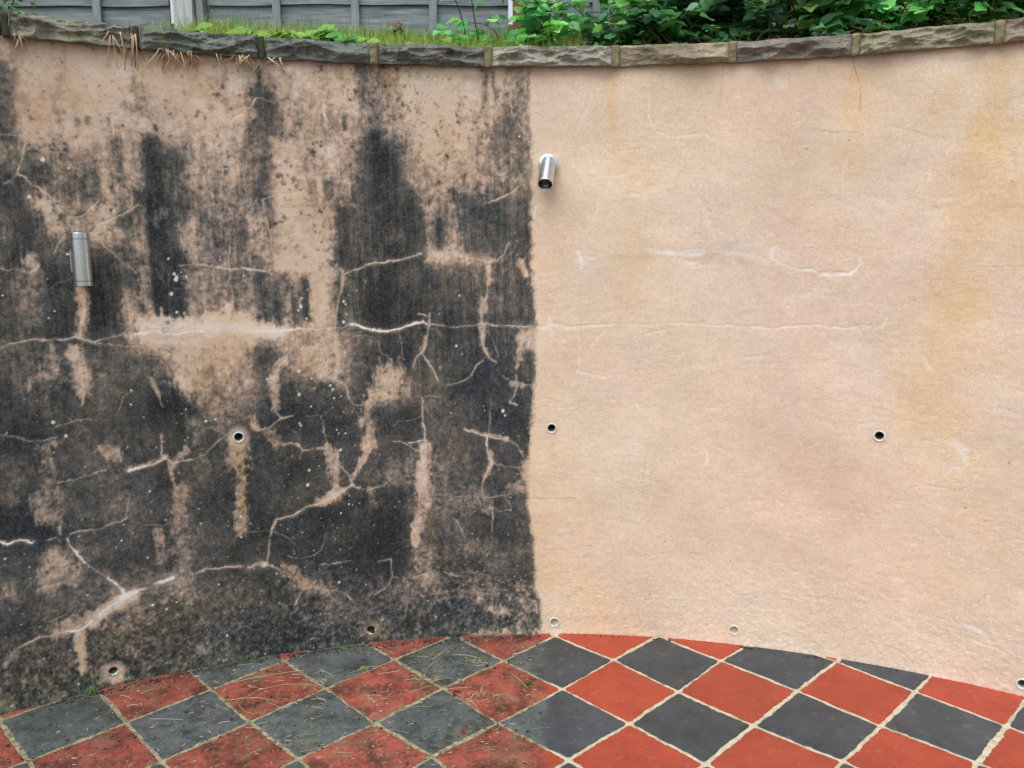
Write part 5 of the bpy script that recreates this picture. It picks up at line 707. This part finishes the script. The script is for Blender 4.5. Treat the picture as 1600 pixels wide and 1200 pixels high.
# bramble bushes
BG = [(58,96,58), (50,84,56), (74,116,68), (92,134,74), (112,150,80), (72,108,82), (104,136,116), (44,70,50), (134,162,98)]
def bramble(u0, u1, d0, d1, z1, ncane, nleaf, lab, rgbs=BG, L=(.042, .072), dens_low=1.0, seed=0, berry=6, group='brambles growing over the coping'):
    r = random.Random(seed); uc = (u0+u1)/2; base = onwall(uc, bank_z(.4, uc), -.45)
    E = empty('bramble_bush', base); tag(E, lab, 'bramble', group); ms = MB(); ml = MB(); mb = MB(); B0 = Vector(base)
    def L_(p): return Vector(p)-B0
    canes = []
    for k in range(ncane):
        uu = r.uniform(u0, u1); d_ = r.uniform(max(d0, .24), d1); p0 = onwall(uu, bank_z(d_, uu)-.02, -d_)
        tip_u = min(max(uu+r.gauss(0, .2), u0-.06), u1+.06); tip_d = r.uniform(d0, d1); hz = r.uniform(.3, 1)*(z1-2.08)
        p1 = onwall((uu*2+tip_u)/3, 2.08+hz, -(d_*2+tip_d)/3); p2 = onwall(tip_u, 2.08+hz*r.uniform(.25, 1.), -tip_d)
        pts = []
        for s_ in range(9): t_ = s_/8; pts.append(p0*(1-t_)**2+p1*2*t_*(1-t_)+p2*t_*t_+Vector((r.gauss(0, .005), r.gauss(0, .005), r.gauss(0, .004))))
        ms.tube([tuple(L_(p)) for p in pts], [.0032-.0026*s_/8 for s_ in range(9)], 5, S8(*r.choice([(92, 50, 44), (84, 96, 52), (70, 56, 40), (110, 70, 60)]))); canes.append(pts)
    for k in range(nleaf):
        if r.random() < .75:
            pts = r.choice(canes); q = pts[r.randint(1, 8)].copy()+Vector((r.gauss(0, .035), r.gauss(0, .035), r.gauss(0, .03)))
        else:
            d_ = r.uniform(d0, d1); q = onwall(r.uniform(u0, u1), r.uniform(2.09, z1), -d_)
        q.z = max(q.z, 2.085)
        col = r.choice(rgbs); f_ = r.choice([r.uniform(1.1, 2.2), r.uniform(2., 3.6)]); yaw = r.uniform(0, 6.28)
        dirn = Vector((math.cos(yaw), math.sin(yaw)-.25, r.uniform(-.5, .25))); ll = r.uniform(*L)
        up = Vector((r.gauss(0, .3), -.45+r.gauss(0, .3), 1))
        for s_ in ((0,) if r.random() < .45 else (-1, 0, 1)):
            dd_ = Matrix.Rotation(s_*1.15, 3, 'Z') @ dirn
            leaf(ml, L_(q), dd_, up, ll*(1 if s_ == 0 else .82), ll*.72, tuple(c_*f_ for c_ in S8(*col)), r.uniform(.1, .35), r.uniform(.1, .6), .35)
    for k in range(berry):
        mb = MB(); pts = r.choice(canes); q = pts[r.randint(4, 8)]
        for s_ in range(r.randint(6, 12)):
            p_ = q+Vector((r.gauss(0, .014), r.gauss(0, .012), r.gauss(0, .012))); p_.z = max(p_.z, 2.09)
            lump(mb, tuple(L_(p_)), r.uniform(.0045, .0065), [S8(*r.choice([(150, 150, 100), (120, 90, 66), (160, 140, 104), (130, 60, 54)]))]*12)
            mb.tube([tuple(L_(q)), tuple(L_(p_))], .0011, 4, S8(104, 100, 60))
        mb.build('berry_cluster', mat_stem, E, True)
    ms.build('canes', mat_stem, E, True); ml.build('leaves', mat_leaf, E, True)
bramble(-.28, -.03, .26, .6, 2.45, 9, 85, 'sparse bramble spray with red stems and pale leaves in front of the brown post', [(110,170,120), (96,150,110), (140,190,110), (84,140,90)], seed=3, berry=4)
bramble(-.05, .28, .24, .7, 2.5, 14, 230, 'loose leafy bramble with light showing through, at the left end of the hedge', [(62,112,66), (84,140,84), (100,156,96), (50,92,60), (120,160,84)], seed=4, berry=3)
bramble(.22, .62, .18, .8, 2.52, 18, 560, 'deep shaded bramble with dead twigs and pale flower clusters above the tan coping stone', [(36,72,48), (44,86,50), (60,108,58), (28,58,44), (80,124,60)], seed=5)
bramble(.55, .96, .175, .8, 2.52, 18, 520, 'bushy bramble behind the purplish coping stone, red buds at its foot', seed=6, berry=9)
bramble(.90, 1.36, .175, .8, 2.55, 20, 600, 'glossy bramble hanging close over the olive coping stone', [(56,104,60), (72,128,64), (90,144,76), (110,160,96), (44,84,52)], seed=7)
bramble(1.30, 1.95, .175, .8, 2.56, 22, 800, 'bramble at the right edge of the photo with ivy-like leaves', [(60,108,60), (84,134,70), (104,150,84), (48,88,54)], seed=8)
bramble(-1.95, -1.53, .24, .7, 2.5, 14, 420, 'small green shrub at the top left corner over the coping', [(64,104,62), (80,122,70), (50,84,54)], seed=9, berry=0, L=(.02, .04), group='shrubs behind the coping')
# dark ground clutter under the hedge: dead twigs
m = MB()
for k in range(260):
    u_ = rnd.uniform(.1, 1.9); d_ = rnd.uniform(.2, .5); p = onwall(u_, bank_z(d_, u_)+rnd.uniform(0, .05), -d_); a_ = rnd.uniform(0, 6.28); L = rnd.uniform(.03, .12)
    q = p+Vector((math.cos(a_)*L, math.sin(a_)*L*.6, rnd.uniform(-.01, .06)))
    m.tube([tuple(p), tuple((p+q)/2+Vector((0, 0, rnd.uniform(0, .02)))), tuple(q)], rnd.uniform(.0006, .0016), 4, S8(*rnd.choice([(120, 84, 60), (96, 62, 46), (150, 130, 96), (84, 60, 52)])))
tag(m.build('dead_twigs', mat_stem), 'tangle of dead brown twigs on the soil under the brambles', 'twigs', kind='stuff')

# hanging dry roots and stalks over the coping on the left
def roots(u0, u1, n, Lmax, lab, zt=2.0, z0=None, loop=.4):
    uc = (u0+u1)/2; base = onwall(uc, zt, .02); m = MB(); B0 = Vector(base)
    for k in range(n):
        u_ = rnd.uniform(u0, u1); L = rnd.uniform(.3, 1)*Lmax; a0 = rnd.uniform(.008, .030); dx = rnd.gauss(0, .012)
        zz0 = (z0 if z0 else zt)+rnd.uniform(-.002, .006)
        if rnd.random() < loop:
            pts = [onwall(u_, zz0, a0), onwall(u_+dx, zz0-L*.6, a0+.006), onwall(u_+dx*1.6+.006, zz0-L, .006), onwall(u_+dx*2+.014, zz0-L*.6, a0)]
        else: pts = [onwall(u_, zz0, a0), onwall(u_+dx*.3, zz0-L*.3, a0+.002), onwall(u_+dx, zz0-L*.7, a0*.6), onwall(u_+dx*1.3, zz0-L, .005)]
        m.tube([tuple(p-B0) for p in pts], [.0017, .0015, .0012, .0007], 5, S8(*rnd.choice([(206, 182, 150), (176, 150, 120), (222, 204, 176), (148, 128, 96)])))
    o = m.build('dry_roots', mat_stem, None, True); o.location = base; tag(o, lab, 'dry roots', 'dry roots hanging from the coping')
roots(-1.225, -1.12, 34, .06, 'dense fringe of pale dry roots under the coping, right of the tallest tuft')
roots(-1.36, -1.27, 26, .10, 'straggling dry grass tuft hanging over the joint of the left coping stones', 2.0, 2.035, .15)
roots(-1.06, -1.045, 8, .055, 'few thin dry roots below the coping, between the fringe and the curled roots')
roots(-1.015, -.955, 20, .05, 'curled dry roots under the coping left of the sooty joint', loop=.7)
roots(-.925, -.86, 6, .05, 'reddish dry stalks hanging by the sooty joint', loop=.1)
roots(-1.60, -1.57, 8, .05, 'thin dry stalks hanging from the leftmost coping stone', loop=.1)

# ================================================================== wall lights
t = NT('brushed_steel'); n_ = t.noise(60, 3, .6, t.coord((6, 6, .25)))
mat_steel = t.out(t.ramp(n_, [(.3, S8(196, 206, 214)), (.7, S8(230, 238, 244))]), t.ramp(n_, [(.3, .34), (.7, .24)]), t.bump(t.noise(200, 2, .5, t.coord((8, 8, .2))), .06, .0005), metallic=1.)
t = NT('white_gasket'); mat_gask = t.out(S8(214, 220, 220, .9), .5)
t = NT('lamp_black'); mat_black = t.out((.012, .012, .014), .35)
t = NT('lamp_glass'); mat_glass = t.out((.03, .035, .04), .08, spec=.8)
t = NT('seam_dark'); mat_seam = t.out((.05, .05, .055), .5)
# twin-ended cylinder
lu, lz = LAMP_A; F = wallframe(lu+.002, lz, .062)
E = empty('wall_light', onwall(lu, lz)); tag(E, 'upright brushed steel cylinder wall light on the blackened render', 'wall light', 'brushed steel wall lights')
r0, hh = .0264, .0775; m = MB()
m.lathe([(r0-.004, -hh+.001), (r0-.001, -hh), (r0, -hh+.001), (r0, -hh+.0016), (r0, -hh+.0138), (r0, -hh+.0142), (r0-.0014, -hh+.0144), (r0-.0014, -hh+.0154), (r0, -hh+.0156), (r0, -hh+.0160), (r0, hh-.0192), (r0, hh-.0188), (r0-.0014, hh-.0186), (r0-.0014, hh-.0176), (r0, hh-.0174), (r0, hh-.0170), (r0, hh-.0016), (r0, hh-.001), (r0-.001, hh), (r0-.004, hh+.0005)], F, 56)
for zz_ in (-hh+.0142, hh-.0188): m.lathe([(r0+.0002, zz_-.0002), (r0+.0002, zz_+.0013)], F, 56, 1)
under(m.build('body', [mat_steel, mat_seam], None, True), E)
for sg, nm in ((1, 'lens'), (-1, 'lens')):
    m = MB(); G = F @ Matrix.Translation((0, 0, sg*(hh-.002))); m.lathe([(r0-.0035, 0), (.0002, 0)] if sg < 0 else [(.0002, 0), (r0-.0035, 0)], G, 40); under(m.build(nm, mat_glass if sg < 0 else mat_gask), E)
m = MB(); G = wallframe(lu-.014, lz-.004); m.box(G, -.012, .022, -.004, .009, -.034, .03); m.box(G, -.010, .016, .009, .04, -.022, .022); under(m.build('bracket', mat_steel), E)
m = MB(); G = wallframe(lu-.031, lz+.014, .012) @ Matrix.Rotation(R_(90), 4, 'Y') @ Matrix.Rotation(R_(25), 4, 'X'); m.lathe([(.0002, -.004), (.0034, -.004), (.0034, .003), (.0002, .004)], G, 16); under(m.build('screw', mat_gask, None, True), E)
# angled spot
lu, lz = LAMP_B; E = empty('wall_light', onwall(lu, lz)); tag(E, 'short steel spotlight pointing down from the washed render beside the dirt line', 'wall light', 'brushed steel wall lights')
F = wallframe(lu, lz) @ Matrix.Rotation(R_(-90), 4, 'X')        # +Z out
m = MB(); m.lathe([(.0345, -.004), (.0345, .003), (.0335, .004), (.0320, .004)], F, 48); under(m.build('gasket', mat_gask, None, True), E)
m = MB(); m.lathe([(.0318, .003), (.0318, .020), (.0305, .0225), (.0265, .0235), (.0002, .0238)], F, 48); under(m.build('base_plate', mat_steel, None, True), E)
G = F @ Matrix.Translation((0, 0, .016)) @ Matrix.Rotation(R_(SPOT_TILT), 4, 'X') @ Matrix.Rotation(R_(SPOT_YAW), 4, 'Y'); rb = .0255; LL = .096
m = MB(); m.lathe([(.0002, -.012), (rb-.003, -.012), (rb, -.009), (rb, -.008), (rb, LL*.655), (rb, LL*.66), (rb-.0012, LL*.662), (rb-.0012, LL*.674), (rb, LL*.676), (rb, LL*.681), (rb, LL-.003), (rb, LL-.002), (rb-.0008, LL), (rb-.0025, LL), (rb-.003, LL-.002), (rb-.003, LL-.012)], G, 48); under(m.build('body', mat_steel, None, True), E)
m = MB(); m.lathe([(rb-.003, LL-.008), (rb-.007, LL-.010), (rb-.0075, LL-.016), (.0002, LL-.018)], G, 40); under(m.build('lens', mat_glass, None, True), E)
m = MB(); m.lathe([(rb-.0029, LL-.0012), (rb-.0075, LL-.0085)], G, 40); under(m.build('inner_rim', mat_black, None, True), E)
